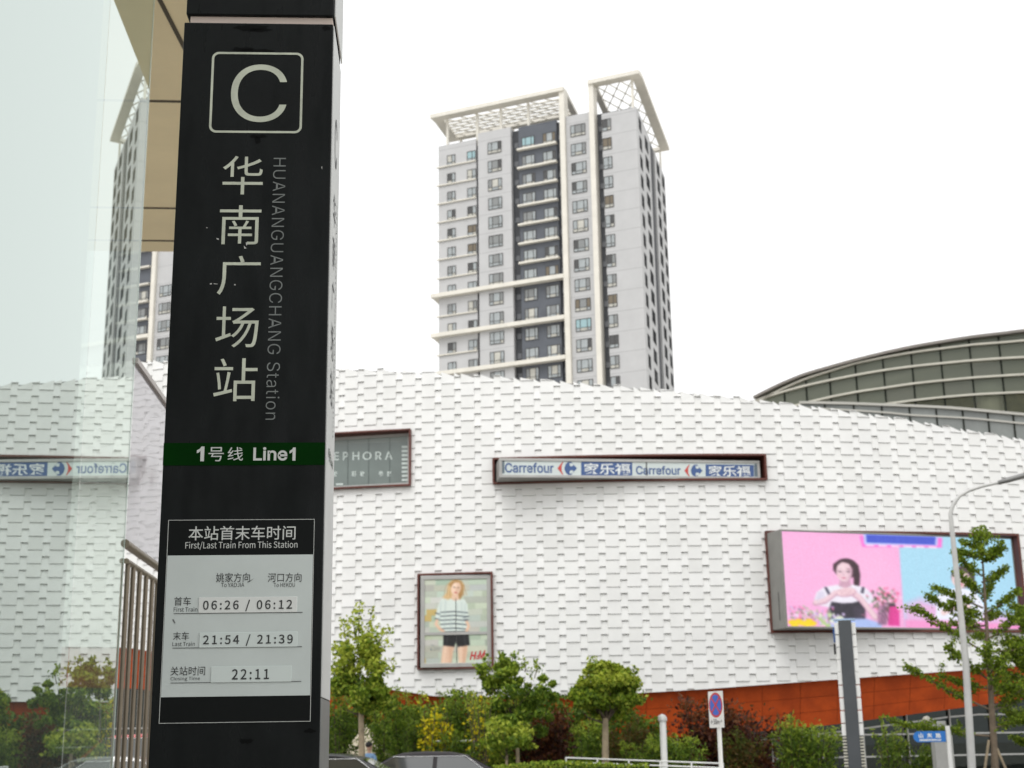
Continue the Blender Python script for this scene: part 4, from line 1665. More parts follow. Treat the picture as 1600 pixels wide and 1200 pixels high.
pv1, pv0 = zA(867.5, 375), zA(1088, 368)
b = MB()
b.fbox(frA, bu0 + .003, pv0, bu1 - .003, pv1, .003, .0046)
b.build("pale_sheet", mat("pale_sheet", (0.54, 0.59, 0.575), 0.45, 0, 0.06, 3), brd)
t = MB()
write(t, frA, "本站首末车时间", (295, 822, 462, 844), .0045, 0, bold=.004)
write(t, frA, "First/Last Train From This Station", (290, 846, 465, 859), .0045, 0)
d = .0066
for s_, bx, bo in (("姚家方向", (338, 895.5, 391, 910), 0), ("To YAOJIA", (346, 911, 382, 917.5), .0), ("河口方向", (419, 895.5, 471.5, 909.5), 0), ("To HEKOU", (428, 911, 461, 917.5), .0),
                   ("首车", (273, 933, 299, 946.5), 0), ("First Train", (272, 949, 309, 956), .0), ("末车", (271, 987.5, 296, 1000.5), 0), ("Last Train", (270, 1003, 305, 1009.5), .0),
                   ("关站时间", (267, 1041.5, 321, 1055.5), 0), ("Closing Time", (267, 1057.5, 313, 1064.5), .0)):
    write(t, frA, s_, bx, d, 1, bold=bo)
for y, x0, x1 in ((959, 272, 473), (1012.8, 270, 472), (1067.3, 267, 471)):
    a_, b_ = frA.uv(x0, y), frA.uv(x1, y - .5)
    t.fbox(frA, a_[0], a_[1] - .0009, b_[0], a_[1] + .0007, .0046, .0064, 1)
for s_, bx in (("06:26 / 06:12", (318, 937.5, 457, 955.5)), ("21:54 / 21:39", (318, 991.5, 458, 1009.5)), ("22:11", (363, 1045.5, 421, 1062))):
    write(t, frA, s_, bx, .0100, 1, bold=0.006, spacing=1.12)
t.add([frA.pt(*frA.uv(*q), .0062) for q in ((386, 911), (398, 903.5), (391, 909))], [(0, 1, 2)], 1)
t.add([frA.pt(*frA.uv(*q), .0062) for q in ((269.5, 968), (272, 968), (275, 974), (272.5, 974))], [(0, 1, 2, 3)], 2)
t.build("lettering", [M_txt, mat("print_black", (0.02, 0.022, 0.022), 0.5), mat("scuff_grey", (0.15, 0.16, 0.16), 0.6)], brd)
for k, bx in enumerate(((311, 933, 464.5, 957.5), (312, 988, 465, 1011.5), (330, 1041, 455.5, 1066))):
    b = MB()
    u0, v0, u1, v1 = frA.box(*bx)
    b.fbox(frA, u0, v0, u1, v1, .0046, .0085)
    b.build("time_plate", mat("time_plate_pale", (0.66, 0.68, 0.66), 0.35) if k == 0 else mat("time_plate_grey", (0.58, 0.64, 0.62), 0.35), brd, bevel=.001)
# chips and scratches in the coating
t = MB()
for pts in (((384, 379), (389, 379), (385, 384)), ((381, 384), (385, 388), (382, 389)), ((338, 372), (342, 373), (342, 375), (339, 374)), ((322, 355), (325, 356), (323, 357)),
            ((328, 443), (331, 442.5), (331, 444.5), (328, 444.5)), ((334, 443), (340, 443.5), (340, 444.2), (334, 444)), ((366, 444), (368, 444), (368, 446), (366, 446)), ((502, 261), (503.5, 260), (503.2, 265))):
    t.add([frA.pt(*frA.uv(*q), .0012) for q in pts], [tuple(range(len(pts)))], 0)
t.build("paint_chip", mat("bare_chip", (0.5, 0.5, 0.48), 0.5), pil)
t = MB()
rs = random.Random(8)
for cx_, cy_, rx_, ry_ in ((392, 44, 36, 5), (405, 47, 20, 3), (378, 77, 20, 4), (400, 79, 30, 3), (404, 213, 16, 3), (402, 219, 5, 7), (510, 44, 7, 4), (385, 1158, 12, 5), (484, 1142, 10, 4)):
    t.add([frA.pt(*frA.uv(cx_ + rx_ * rs.uniform(.6, 1.1) * math.cos(k * math.pi / 9), cy_ + ry_ * rs.uniform(.5, 1.2) * math.sin(k * math.pi / 9)), .0008) for k in range(18)], [tuple(range(18))], 0)
t.build("smudge", mat("black_smudge", (0.0036, 0.004, 0.004), 0.6, spec=.06), pil)
# right side: pale glass panel with dark characters, dark plinth
b = MB()
ZS0 = frR.uv(508, 1092)[1]
b.fbox(frR, .012, ZS0, SD - .004, ZG0 - .002, .0005, .004)
b.build("side_panel", mat("pale_side_glass", (0.50, 0.51, 0.50), 0.5, 0.0, 0.08, 1.5), pil)
b = MB()
b.fbox(frR, .012, ZG1 + .004, SD - .004, zA(-120), .0045, .009)
b.build("side_panel", MATS["pale_side_glass"], pil)
b = MB()
b.fbox(frR, .004, .002, SD - .002, ZS0 - .004, .0005, .003)
b.build("side_plinth", mat("grey_plinth", (0.16, 0.165, 0.165), 0.4, 0.3, 0.2, 2), pil)
t = MB()
yt = lambda y: frR.uv(520, y)[1]
write(t, frR, "C", (SD * .34, yt(250), SD * .62, yt(165)), .006, 0, isuv=True, bold=.0)
for ch, y0, y1 in (("华", 300, 355), ("南", 372, 428), ("广", 446, 500), ("场", 518, 575), ("站", 592, 650)):
    write(t, frR, ch, (SD * .30, yt(y1), SD * .58, yt(y0)), .006, 0, isuv=True, bold=.006)
vs, fs, asp = glyphs("HUANANGUANGCHANG Station", -.004, 1.06, 0)
t.add([frR.pt(SD * (.68 + .09 * y), yt(300) + (yt(690) - yt(300)) * x, .006) for x, y in vs], fs, 0)
write(t, frR, "1号线 Line1", (SD * .2, yt(742), SD * .8, yt(722)), .006, 1, isuv=True, bold=.01)
t.build("lettering", [mat("side_print", (0.05, 0.052, 0.052), 0.5), M_grn], pil)

# ================================================================== PLANTS
LEAF = dict(
    fresh=[(0.230, 0.330, 0.030), (0.095, 0.160, 0.016), (0.420, 0.480, 0.060)],
    mid=[(0.150, 0.245, 0.024), (0.075, 0.135, 0.015), (0.300, 0.390, 0.042)],
    dark=[(0.100, 0.170, 0.018), (0.050, 0.092, 0.011), (0.190, 0.270, 0.026)],
    red=[(0.090, 0.028, 0.014), (0.045, 0.015, 0.010), (0.150, 0.055, 0.016)],
    rusty=[(0.125, 0.075, 0.016), (0.060, 0.075, 0.012), (0.110, 0.140, 0.020)],
    yellow=[(0.80, 0.66, 0.02), (0.55, 0.50, 0.02), (0.25, 0.33, 0.035)],
    ginkgo=[(0.180, 0.270, 0.020), (0.095, 0.150, 0.011), (0.300, 0.380, 0.032)])
LM = {k: [leafmat("leaf_%s_%s" % (k, t), c) for t, c in zip(("mid", "deep", "light"), v)] for k, v in LEAF.items()}
M_bark = mat("pale_bark", (0.30, 0.24, 0.16), 0.85, 0, 0.35, 6, 0.4, 30)
M_dbark = mat("dark_bark", (0.10, 0.075, 0.05), 0.85, 0, 0.35, 6, 0.4, 30)


def leaves(pos, size, rng, aspect=0.6, flat=0.0, droop=0.0):
    """pos (N,3) -> one mesh of leaf shaped quads"""
    n = len(pos)
    a = rng.normal(size=(n, 3))
    a[:, 2] = a[:, 2] * (1 - flat) - droop * 1.5
    a /= np.linalg.norm(a, axis=1, keepdims=True)
    b = rng.normal(size=(n, 3))
    b[:, 2] *= (1 - flat * .5)
    b -= a * (a * b).sum(1, keepdims=True)
    b /= np.linalg.norm(b, axis=1, keepdims=True)
    sz = size * rng.uniform(.6, 1.35, n)[:, None]
    c = np.cross(a, b) * sz * .12
    v = np.stack([pos - a * sz * .5, pos + b * sz * .5 * aspect - a * sz * .05 + c, pos + a * sz * .5, pos - b * sz * .5 * aspect - a * sz * .05 + c], 1)
    return v.reshape(-1, 3)


def leaf_mesh(name, pos, size, kind, parent, rng, light=None, **k):
    pos = np.asarray(pos)
    v = leaves(pos, size, rng, **k)
    o = np.array(ORIG[parent] if parent is not None else (0, 0, 0))
    n = len(pos)
    me = bpy.data.meshes.new(name)
    me.from_pydata((v - o).tolist(), [], np.arange(4 * n).reshape(-1, 4).tolist())
    for m in LM[kind]:
        me.materials.append(m)
    mi = rng.choice(3, n, p=[.5, .28, .22])
    if light is not None:                       # masked upper leaves favour the pale slot: light from above put into colour
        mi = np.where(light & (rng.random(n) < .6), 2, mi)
    me.polygons.foreach_set('material_index', mi.astype(np.int32))
    me.update()
    ob = bpy.data.objects.new(name, me)
    COL.objects.link(ob)
    if parent is not None:
        ob.parent = parent
        ORIG[ob] = ORIG[parent]
    return ob


def blob(c, r, n, rng, shell=.55):
    d = rng.normal(size=(n, 3))
    d /= np.linalg.norm(d, axis=1, keepdims=True)
    rad = rng.uniform(shell ** 3, 1, n) ** (1 / 3)
    return np.array(c) + d * rad[:, None] * np.array(r)


def crown_points(c, r, n, rng, clumps=26, cr=.34):
    """lumpy crown: leaf clumps spread through an ellipsoid, gaps between"""
    cc = blob(c, np.array(r) * .86, clumps, rng, .35)
    out = []
    for k in cc:
        s = cr * rng.uniform(.55, 1.25)
        out.append(blob(k, np.array(r) * s, max(6, int(n / clumps * (s / cr) ** 2)), rng, .2))
    return np.concatenate(out)


def sz(px, Y):
    return px * Y / F


def young_tree(pxb, Y, trunk_top_py, crown, label, kind, seed, trunk_r=.07, n=3600, leaf=.12, extra=(), cat="tree", group=None, bark=None, name="young_tree", clumps=26, cr=.34):
    """crown: list of (px, py, rx_px, ry_px, share)"""
    rng = np.random.default_rng(seed)
    base = foot(pxb, 1165, Y)
    root = thing(name, base, label, cat, group)
    tp = P(crown[0][0], trunk_top_py, Y)
    tr = MB()
    pts = [base, base.lerp(Vector((tp.x, tp.y, tp.z)), .5) + Vector((rng.uniform(-.04, .04), 0, 0)), Vector((tp.x, Y, tp.z))]
    tr.tube(pts, [trunk_r * 1.15, trunk_r, trunk_r * .8], 10)
    allp, light = [], []
    for (px, py, rx, ry, sh) in crown:
        c = P(px, py, Y)
        r = (sz(rx, Y), sz((rx + ry) / 2, Y) * .9, sz(ry, Y))
        q = crown_points(c, r, int(n * sh), rng, max(5, int(clumps * sh + 3)), cr)
        allp.append(q)
        for k in range(4):
            e = blob(c, np.array(r) * .85, 1, rng, .5)[0]
            m_ = (np.array(pts[-1]) * .5 + e * .5) + rng.normal(0, .08, 3)
            tr.tube([pts[-1] - Vector((0, 0, rng.uniform(0, .15))), m_, e], [trunk_r * .34, trunk_r * .2, .006], 5, 1)
    for (px0, py0, px1, py1, spread, m_) in extra:        # thin shoots above the crown
        a, b = np.array(P(px0, py0, Y)), np.array(P(px1, py1, Y))
        b[1] += rng.uniform(-.3, .3)
        tr.tube([a, (a + b) / 2 + rng.normal(0, .03, 3), b], [.014, .010, .004], 4, 1)
        t_ = rng.uniform(.1, 1, m_)
        allp.append(a + (b - a) * t_[:, None] + rng.normal(0, sz(spread, Y), (m_, 3)) * (1.15 - t_[:, None] * .6))
    tr.build("trunk", [bark or M_bark, M_dbark], root)
    pos = np.concatenate(allp)
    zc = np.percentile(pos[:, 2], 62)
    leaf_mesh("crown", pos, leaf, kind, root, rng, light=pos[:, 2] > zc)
    return root


young_tree(566, 37, 1112, [(564, 1066, 47, 48, .75), (566, 1022, 36, 40, .3), (562, 1090, 42, 26, .35), (590, 1085, 34, 26, .2)], "slender young street tree with sparse bright shoots behind the parked cars", "fresh", 21, .085, 5200, .125,
           extra=[(560, 1010, 562, 938, 7, 60), (572, 1010, 584, 950, 6, 40), (545, 1010, 536, 970, 8, 60), (585, 1020, 607, 985, 9, 70), (590, 1050, 618, 1040, 8, 60), (535, 1030, 519, 1010, 8, 60), (555, 1000, 548, 965, 8, 60), (575, 1000, 590, 990, 10, 70)],
           name="young_tree", group="young street trees along the far kerb")
young_tree(944, 36.5, 1122, [(946, 1078, 57, 47, .85), (946, 1100, 45, 26, .2), (915, 1085, 28, 28, .15), (976, 1090, 28, 26, .15), (935, 1050, 30, 18, .14), (970, 1058, 24, 18, .1)], "young street tree with a full round green crown and bare pale trunk", "fresh", 22, .09, 8200, .125,
           extra=[(980, 1090, 1008, 1088, 8, 50), (975, 1060, 995, 1048, 7, 40), (935, 1045, 925, 1030, 7, 40)], group="young street trees along the far kerb", name="young_tree", clumps=34, cr=.28)


def shrub(px, py_top, Y, wpx, label, kind, seed, n=1500, leaf=.1, feather=0.0, name="shrub", cat="shrub", group="shrubs in the planting below the mall", aspect=.6, base_z=0.0, stems=7):
    """multi-stemmed shrub from the ground to py_top"""
    rng = np.random.default_rng(seed)
    base = foot(px, 1165, Y)
    root = thing(name, base, label, cat, group)
    ztop = P(px, py_top, Y).z
    w = sz(wpx, Y) / 2
    st = MB()
    pts = []
    for k in range(stems):
        a = rng.uniform(0, 2 * math.pi)
        rr_ = w * rng.uniform(.25, .95)
        h = ztop * rng.uniform(.72, 1.0)
        e = np.array((base.x + math.cos(a) * rr_, base.y + math.sin(a) * rr_ * .8, h))
        m_ = np.array((base.x + math.cos(a) * rr_ * .35, base.y + math.sin(a) * rr_ * .3, h * .45))
        st.tube([base + Vector((math.cos(a) * .06, math.sin(a) * .06, 0)), m_, e], [.03, .02, .006], 5)
        mm_ = n // stems
        t_ = rng.uniform(.0, 1, mm_) ** .7
        b0 = np.array((base.x, base.y, 0.15))
        q = (b0 * ((1 - t_) ** 2)[:, None] + m_ * (2 * t_ * (1 - t_))[:, None] + e * (t_ ** 2)[:, None])
        sp = w * (.36 if not feather else .24)
        q = q + rng.normal(0, 1, (mm_, 3)) * np.array((sp, sp, sp * .8)) * (1.05 - .65 * t_[:, None])
        pts.append(q)
    st.build("stem", M_dbark, root)
    pos = np.concatenate(pts)
    pos = pos[pos[:, 2] > .1]
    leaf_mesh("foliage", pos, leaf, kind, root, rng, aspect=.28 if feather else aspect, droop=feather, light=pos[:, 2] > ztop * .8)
    return root


SH = [  # px, top py, Y, width px, kind, feather, n, label
    (528, 1082, 39.5, 60, "dark", .4, 1700, "dark feathery shrub at the foot of the black pillar"),
    (600, 1098, 40.0, 60, "mid", .5, 1700, "feathery green shrub right of the slender young tree trunk"),
    (632, 1070, 39.0, 50, "mid", .5, 1700, "tall wispy green shrub left of the yellow blossom"),
    (650, 1110, 38.3, 50, "dark", .3, 1500, "dark low shrub behind the grey saloon car"),
    (690, 1078, 40.5, 50, "dark", .5, 1500, "narrow dark shrub between the two yellow blossoms"),
    (716, 1072, 40.5, 44, "mid", .4, 1400, "upright green shrub under the fashion billboard"),
    (765, 1080, 39.5, 70, "fresh", .4, 2000, "yellow green feathery shrub under the fashion billboard's right corner"),
    (838, 1120, 39.8, 46, "red", .0, 800, "dark red leaved shrub left of the round crowned tree"),
    (872, 1104, 39.6, 46, "red", .0, 900, "dark red leaved shrub touching the round crowned tree"),
    (915, 1120, 39.8, 60, "mid", .3, 1400, "feathery green shrub behind the round tree's trunk"),
    (975, 1112, 39.8, 60, "rusty", .3, 1500, "brownish green shrub right of the round tree's trunk"),
    (1005, 1150, 38.2, 46, "mid", .4, 1200, "small light green shrub left of the white bollard lamp"),
    (1062, 1138, 38.2, 60, "mid", .4, 1600, "green shrub right of the white bollard lamp"),
    (1090, 1090, 39.6, 80, "red", .0, 1500, "open red leaved shrub left of the no stopping sign"),
    (1175, 1096, 39.4, 96, "red", .0, 2200, "broad red leaved shrub right of the no stopping sign"),
    (1150, 1140, 38.6, 60, "rusty", .2, 1500, "low brownish shrub under the broad red shrub"),
    (1235, 1120, 38.8, 56, "mid", .3, 1300, "loose green shrub left of the dark totem"),
    (1275, 1134, 38.8, 60, "mid", .3, 1500, "bushy green shrub touching the dark totem"),
    (1390, 1126, 38.8, 40, "mid", .3, 700, "thin green sapling shrub right of the dark totem"),
    (1425, 1156, 38.6, 60, "dark", .2, 1000, "low green shrub under the blue street name sign"),
    (700, 1140, 38.0, 70, "dark", .3, 1600, "low dark green shrub in front of the white pipe rack"),
]
for k, (px, py, Y, w, kind, fe, n_, lab) in enumerate(SH):
    shrub(px, py, Y, w * 1.55, lab, kind, 40 + k, int(n_ * 1.8), .135 if fe else .13, fe * .8, stems=11)
shrub(668, 1086, 38.0, 46, "yellow blossoming shrub, left of the pair under the billboard", "yellow", 80, 750, .12, name="flowering_shrub", stems=9)
shrub(700, 1096, 38.0, 34, "yellow blossoming shrub, right of the pair under the billboard", "yellow", 81, 700, .12, name="flowering_shrub", stems=8)
shrub(752, 1070, 38.1, 54, "tall yellowish flowering shrub below the billboard's right edge", "yellow", 82, 330, .11, name="flowering_shrub", stems=9)
young_tree(810, 38.2, 1130, [(808, 1085, 62, 50, .7), (812, 1125, 58, 40, .45), (775, 1062, 36, 34, .2), (845, 1080, 32, 30, .2), (800, 1050, 34, 26, .14)], "loose bushy green tree standing right of the fashion billboard", "mid", 90, .05, 4600, .12,
           extra=[(785, 1050, 783, 1018, 5, 40), (800, 1040, 802, 1022, 5, 30), (770, 1050, 757, 1030, 6, 40), (835, 1060, 840, 1030, 6, 40), (820, 1050, 818, 1028, 5, 30), (760, 1060, 745, 1040, 6, 40)], group="young street trees along the far kerb", name="bushy_tree", cr=.25)
young_tree(790, 36.8, 1180, [(792, 1155, 46, 30, 1.0)], "rounded low leafy bush in front of the bushy tree", "fresh", 91, .04, 2300, .115, name="round_bush", cat="bush", group="shrubs in the planting below the mall")

M_gbark = mat("ginkgo_bark", (0.17, 0.13, 0.09), 0.85, 0, 0.35, 6, 0.4, 30)
# far thicket closing the gaps behind the shrubs
rng = np.random.default_rng(77)
th_pts = []
for px in range(505, 1040, 9):
    ptop = 1104 + 12 * math.sin(px * .05) + rng.uniform(-8, 10) + (20 if px > 985 else 0)
    for py in np.arange(ptop, 1215, 11):
        c = P(px + rng.uniform(-5, 5), py, 43.0 + rng.uniform(-.4, .4))
        th_pts.append(blob(c, (.22, .3, .24), 34, rng, .1))
pos = np.concatenate(th_pts)
pos = pos[pos[:, 2] > .15]
tag(leaf_mesh("thicket", pos, .14, "dark", None, rng), "dense dark thicket filling the planting behind the shrubs", "thicket", kind='stuff')
# ---- ginkgo on the right
def ginkgo(pxb, Y, top_py, label, seed, limbs, tuft=True, n_leaf=185, rootname="ginkgo_tree", fill=16):
    rng = np.random.default_rng(seed)
    base = foot(pxb, 1165, Y)
    root = thing(rootname, base, label, "tree", "ginkgo trees by the lamp post")
    ztop = P(pxb - 18, top_py, Y).z
    tx = P(pxb - 18, top_py, Y).x
    tr = MB()
    tp = lambda t: Vector((base.x + (tx - base.x) * t, Y, ztop * t))
    tr.tube([tp(0), tp(.25), tp(.5), tp(.8), tp(1)], [.10, .085, .06, .03, .012], 9)
    pts = []

    def limb(a, e, m):
        a, e = np.array(a), np.array(e)
        mid = (a + e) / 2 + np.array((0, 0, -.06)) + rng.normal(0, .04, 3)
        tr.tube([a, mid, e], [.028, .018, .006], 5)
        t_ = rng.uniform(.22, 1.0, m)
        q = a * ((1 - t_) ** 2)[:, None] + mid * (2 * t_ * (1 - t_))[:, None] + e * (t_ ** 2)[:, None]
        # feathery sprays along the limb, with small gaps
        tf = rng.uniform(.2, 1, max(6, m // 7))
        tt = tf[rng.integers(0, len(tf), m)] + rng.normal(0, .012, m)
        q = a * ((1 - tt) ** 2)[:, None] + mid * (2 * tt * (1 - tt))[:, None] + e * (tt ** 2)[:, None]
        pts.append(q + rng.normal(0, 1, (m, 3)) * np.array((.075, .09, .05)) * (1.15 - .5 * tt[:, None]))
        L_ = float(np.linalg.norm(e - a))
        for _ in range(5):                             # side twigs
            t0 = rng.uniform(.25, .95)
            p0 = a * (1 - t0) ** 2 + mid * 2 * t0 * (1 - t0) + e * t0 ** 2
            dv = (e - a) / L_ * .6 + rng.normal(0, .6, 3)
            dv[2] = abs(dv[2]) * .35 + .05
            p1 = p0 + dv / np.linalg.norm(dv) * L_ * rng.uniform(.16, .34)
            tr.tube([p0, p1], [.008, .003], 4)
            k_ = max(10, m // 7)
            pts.append(p0 + (p1 - p0) * rng.uniform(.1, 1, k_)[:, None] + rng.normal(0, .05, (k_, 3)))
    for (x0, y0, x1, y1) in limbs:
        a = P(x0, y0, Y); e = P(x1, y1, Y)
        e.y += rng.uniform(-.5, .5)
        limb(a, e, int(n_leaf * (1 + abs(x1 - x0) / 60)))
    for k in range(fill):                              # limbs towards and away from the viewer
        t = rng.uniform(.32, .93)
        an = rng.uniform(0, 2 * math.pi)
        ln_ = (1 - t) * 1.9 + .35
        a = tp(t)
        e = a + Vector((math.cos(an) * ln_, math.sin(an) * ln_, rng.uniform(.1, .5) * ln_))
        limb(a, e, int(n_leaf * .9))
    if tuft:
        c = P(pxb - 17, top_py + 18, Y)
        pts.append(blob(c, (sz(19, Y), sz(18, Y), sz(17, Y)), 520, rng, .2))
    tr.build("trunk", M_gbark, root)
    pos = np.concatenate(pts)
    leaf_mesh("crown", pos, .078, "ginkgo", root, rng, aspect=.7)
    # timber stakes
    if tuft:
        for k, dx in enumerate((-.55, .5, .05)):
            s_ = MB()
            s_.tube([base + Vector((dx, (-.3, -.25, .5)[k], 0)), base + Vector((dx * .12, 0, 1.55 - k * .05))], .035, 8)
            s_.build("stake", M_bark, root)
    return root


ginkgo(1550, 36.5, 820, "tall sparse ginkgo with a round top tuft in front of the LED screen", 61, [
    (1545, 1108, 1412, 1040), (1546, 1150, 1395, 1128), (1542, 1060, 1470, 1010), (1540, 1020, 1425, 948), (1538, 985, 1450, 925), (1536, 950, 1462, 915), (1535, 930, 1492, 895), (1534, 900, 1490, 868), (1533, 880, 1560, 850),
    (1540, 1040, 1600, 1000), (1538, 1000, 1600, 950), (1536, 960, 1590, 920), (1534, 910, 1575, 885), (1545, 1090, 1610, 1060), (1548, 1140, 1620, 1110), (1534, 870, 1500, 858), (1542, 1075, 1480, 1060), (1537, 970, 1480, 940), (1536, 940, 1560, 905)])
ginkgo(1640, 37.5, 890, "dense ginkgo cut off by the right edge of the view", 62, [
    (1630, 1100, 1575, 1070), (1628, 1060, 1572, 1020), (1626, 1000, 1580, 960), (1630, 1140, 1570, 1110), (1628, 1020, 1585, 990), (1632, 1170, 1575, 1150), (1630, 1080, 1590, 1030)], tuft=False, n_leaf=170, fill=44)

# ---- clipped hedge in front
hd = thing("clipped_hedge", foot(890, 1165, 35.6), "low bright green clipped hedge along the kerb", "hedge")
rng = np.random.default_rng(5)
n_ = 5200
xa, xb = foot(752, 1165, 35.6).x, foot(1012, 1165, 35.6).x
hx = rng.uniform(xa, xb, n_)
htop = 1.17 + .05 * np.sin(hx * 1.7)
pos = np.stack([hx, 35.6 + rng.uniform(-.4, .4, n_), htop * rng.uniform(.0, 1, n_) ** .35], 1)
leaf_mesh("foliage", pos, .085, "fresh", hd, rng)
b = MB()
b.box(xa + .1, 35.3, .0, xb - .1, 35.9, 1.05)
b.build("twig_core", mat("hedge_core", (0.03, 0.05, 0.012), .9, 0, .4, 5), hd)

# ================================================================== STREET FURNITURE
# street lamp
YL = 35.4
lamp = thing("street_lamp", foot(1513, 1165, YL), "slim grey street lamp with curved arm standing left of the ginkgo", "street lamp")
base = ORIG[lamp]
pt = P(1487, 822, YL)
path = [base, Vector((pt.x + .03, YL, pt.z * .5)), Vector((pt.x, YL, pt.z))]
b = MB()
b.tube(path, [.105, .085, .062], 14)
b.build("pole", mat("galvanised_grey", (0.50, 0.50, 0.485), 0.45, 0.15, 0.1, 3), lamp)
b = MB()
arc = [P(x, y, YL) for x, y in ((1487, 822), (1485, 803), (1489, 789), (1499, 775), (1514, 766.5), (1534, 760), (1562, 753.5))]
arc[0] = Vector((pt.x, YL, pt.z))
b.tube(arc, [.062, .055, .05, .045, .042, .04, .038], 10)
b.build("arm", MATS["galvanised_grey"], lamp)
b = MB()
h0, h1 = P(1559, 754.5, YL), P(1618, 738, YL)
hd_ = (h1 - h0).normalized()
up = Vector((0, 0, 1)) - hd_ * hd_.z
up.normalize()
sd = hd_.cross(up)
secs = []
for t, w, h in ((0, .05, .05), (.25, .12, .07), (.7, .15, .075), (1, .09, .04)):
    c = h0.lerp(h1, t)
    secs.append([c + sd * (w * math.cos(2 * math.pi * k / 12)) + up * (h * math.sin(2 * math.pi * k / 12)) for k in range(12)])
vs = [q for s_ in secs for q in s_]
b.add(vs, [(i * 12 + k, i * 12 + (k + 1) % 12, (i + 1) * 12 + (k + 1) % 12, (i + 1) * 12 + k) for i in range(3) for k in range(12)] + [tuple(range(11, -1, -1)), tuple(range(36, 48))], 0, True)
b.build("lamp_head", mat("lamp_head_grey", (0.22, 0.22, 0.215), 0.45, 0.3), lamp)
b = MB()
b.tube([base, base + Vector((0, 0, .5))], .13, 14)
b.build("base_sleeve", MATS["lamp_head_grey"], lamp)

# dark totem with white ribbed sides
YT = 35.6
c_ = foot(1334, 1165, YT)
tot = thing("totem", c_, "slim dark grey information totem with white segmented sides before the LED screen", "totem")
wt = sz(32, YT)
zt = P(1329, 969, YT).z
frO = Frame((c_.x, YT, 0), (math.cos(R(-12)), math.sin(R(-12)), 0), (0, 0, 1))
b = MB()
b.fbox(frO, -wt * .30, .0, wt * .30, zt, -.22, .03)
b.build("slab", mat("totem_slate", (0.075, 0.082, 0.09), 0.4, 0.2, 0.15, 1), tot, bevel=.01)
zlow = P(1340, 1150, YT).z
nseg = 9
for sgn in (-1, 1):
    b = MB()
    u0, u1 = sorted((sgn * wt * .302, sgn * wt * .50))
    z = zlow
    hh = (zt - .05 - zlow) / nseg
    for k in range(nseg):
        b.fbox(frO, u0, zlow + k * hh + .012, u1, zlow + (k + 1) * hh - .012, -.2, -.004)
    b.build("side_cladding", M_white, tot, bevel=.006)
for sgn in (-1, 1):
    b = MB()
    u0, u1 = sorted((sgn * wt * .302, sgn * wt * .46))
    b.fbox(frO, u0, .0, u1, zlow, -.19, -.03)
    b.build("side_core", M_darkmetal, tot)
for sgn in (-1, 1):
    b = MB()
    u0, u1 = sorted((sgn * wt * .303, sgn * wt * .49))
    z = .3
    while z < zlow - .03:
        b.fbox(frO, u0, z, u1, z + .035, -.2, -.01)
        z += .075
    b.build("ribs", mat("rib_ivory", (0.62, 0.60, 0.50), 0.5), tot)
b = MB()
b.fbox(frO, -wt * .5, zt + .001, wt * .5, zt + .035, -.2, .02)
b.build("top_cap", mat("pale_blue_cap", (0.36, 0.50, 0.68), 0.4), tot)
b = MB()
zc0, zc1 = P(1311, 1003, YT).z, P(1311, 980, YT).z
b.fbox(frO, -wt * .58, zc0, -wt * .505, zc1, -.16, .02)
b.build("blue_plate", mat("plate_blue", (0.02, 0.08, 0.25), 0.4), tot)
b = MB()
zc0, zc1 = P(1311, 1022, YT).z, P(1311, 1005, YT).z
b.fbox(frO, -wt * .60, zc0, -wt * .505, zc1, -.12, .05)
b.build("camera_box", mat("black_plastic", (0.015, 0.015, 0.015), 0.4), tot, bevel=.02)

# no-stopping sign
YN = 19.6
nb = foot(1125, 1165, YN)
nos = thing("no_stopping_sign", nb, "narrow white roadside no stopping sign with a blue and red disc", "traffic sign")
ang = R(-61)
frN = Frame((nb.x, YN, 0), (math.cos(ang), math.sin(ang), 0), (0, 0, 1))
z1_, z0_ = P(1126, 1080, YN).z, P(1126, 1137, YN).z
hw = .165
b = MB(); b.tube([nb, Vector((nb.x, YN, z1_ - .03))], .03, 12)
b.build("post", M_white, nos)
b = MB(); b.fbox(frN, -hw, z0_, hw, z1_, .032, .038)
b.build("plate", M_white, nos, bevel=.003)
b = MB()
cz = z0_ + (z1_ - z0_) * .62


def disc(mb, fr, cu, cv_, r, d, mi, n=40, k=1.0):
    mb.add([fr.pt(cu + r * math.cos(2 * math.pi * i / n), cv_ + k * r * math.sin(2 * math.pi * i / n), d) for i in range(n)], [tuple(range(n))], mi)


RD = .152
disc(b, frN, 0, cz, RD, .0395, 0, k=1.1)
disc(b, frN, 0, cz, RD * .82, .041, 1, k=1.1)
for sg in (1, -1):
    dx, dy = math.cos(R(45 * sg)), math.sin(R(45 * sg))
    px_, py_ = -dy, dx
    L_, w_ = RD * .84, RD * .085
    b.add([frN.pt(dx * L_ * s + px_ * w_ * t, cz + 1.1 * (dy * L_ * s + py_ * w_ * t), .0425 + .0005 * sg) for s, t in ((-1, -1), (1, -1), (1, 1), (-1, 1))], [(0, 1, 2, 3)], 0)
write(b, frN, "←50m→", (-hw * .8, z0_ + .045, hw * .8, z0_ + .115), .0395, 2, bold=.01, isuv=True)
b.build("symbol", [mat("traffic_red", (0.55, 0.03, 0.04), 0.4), mat("traffic_blue", (0.03, 0.12, 0.55), 0.4), mat("traffic_black", (0.02, 0.02, 0.02), 0.5)], nos)

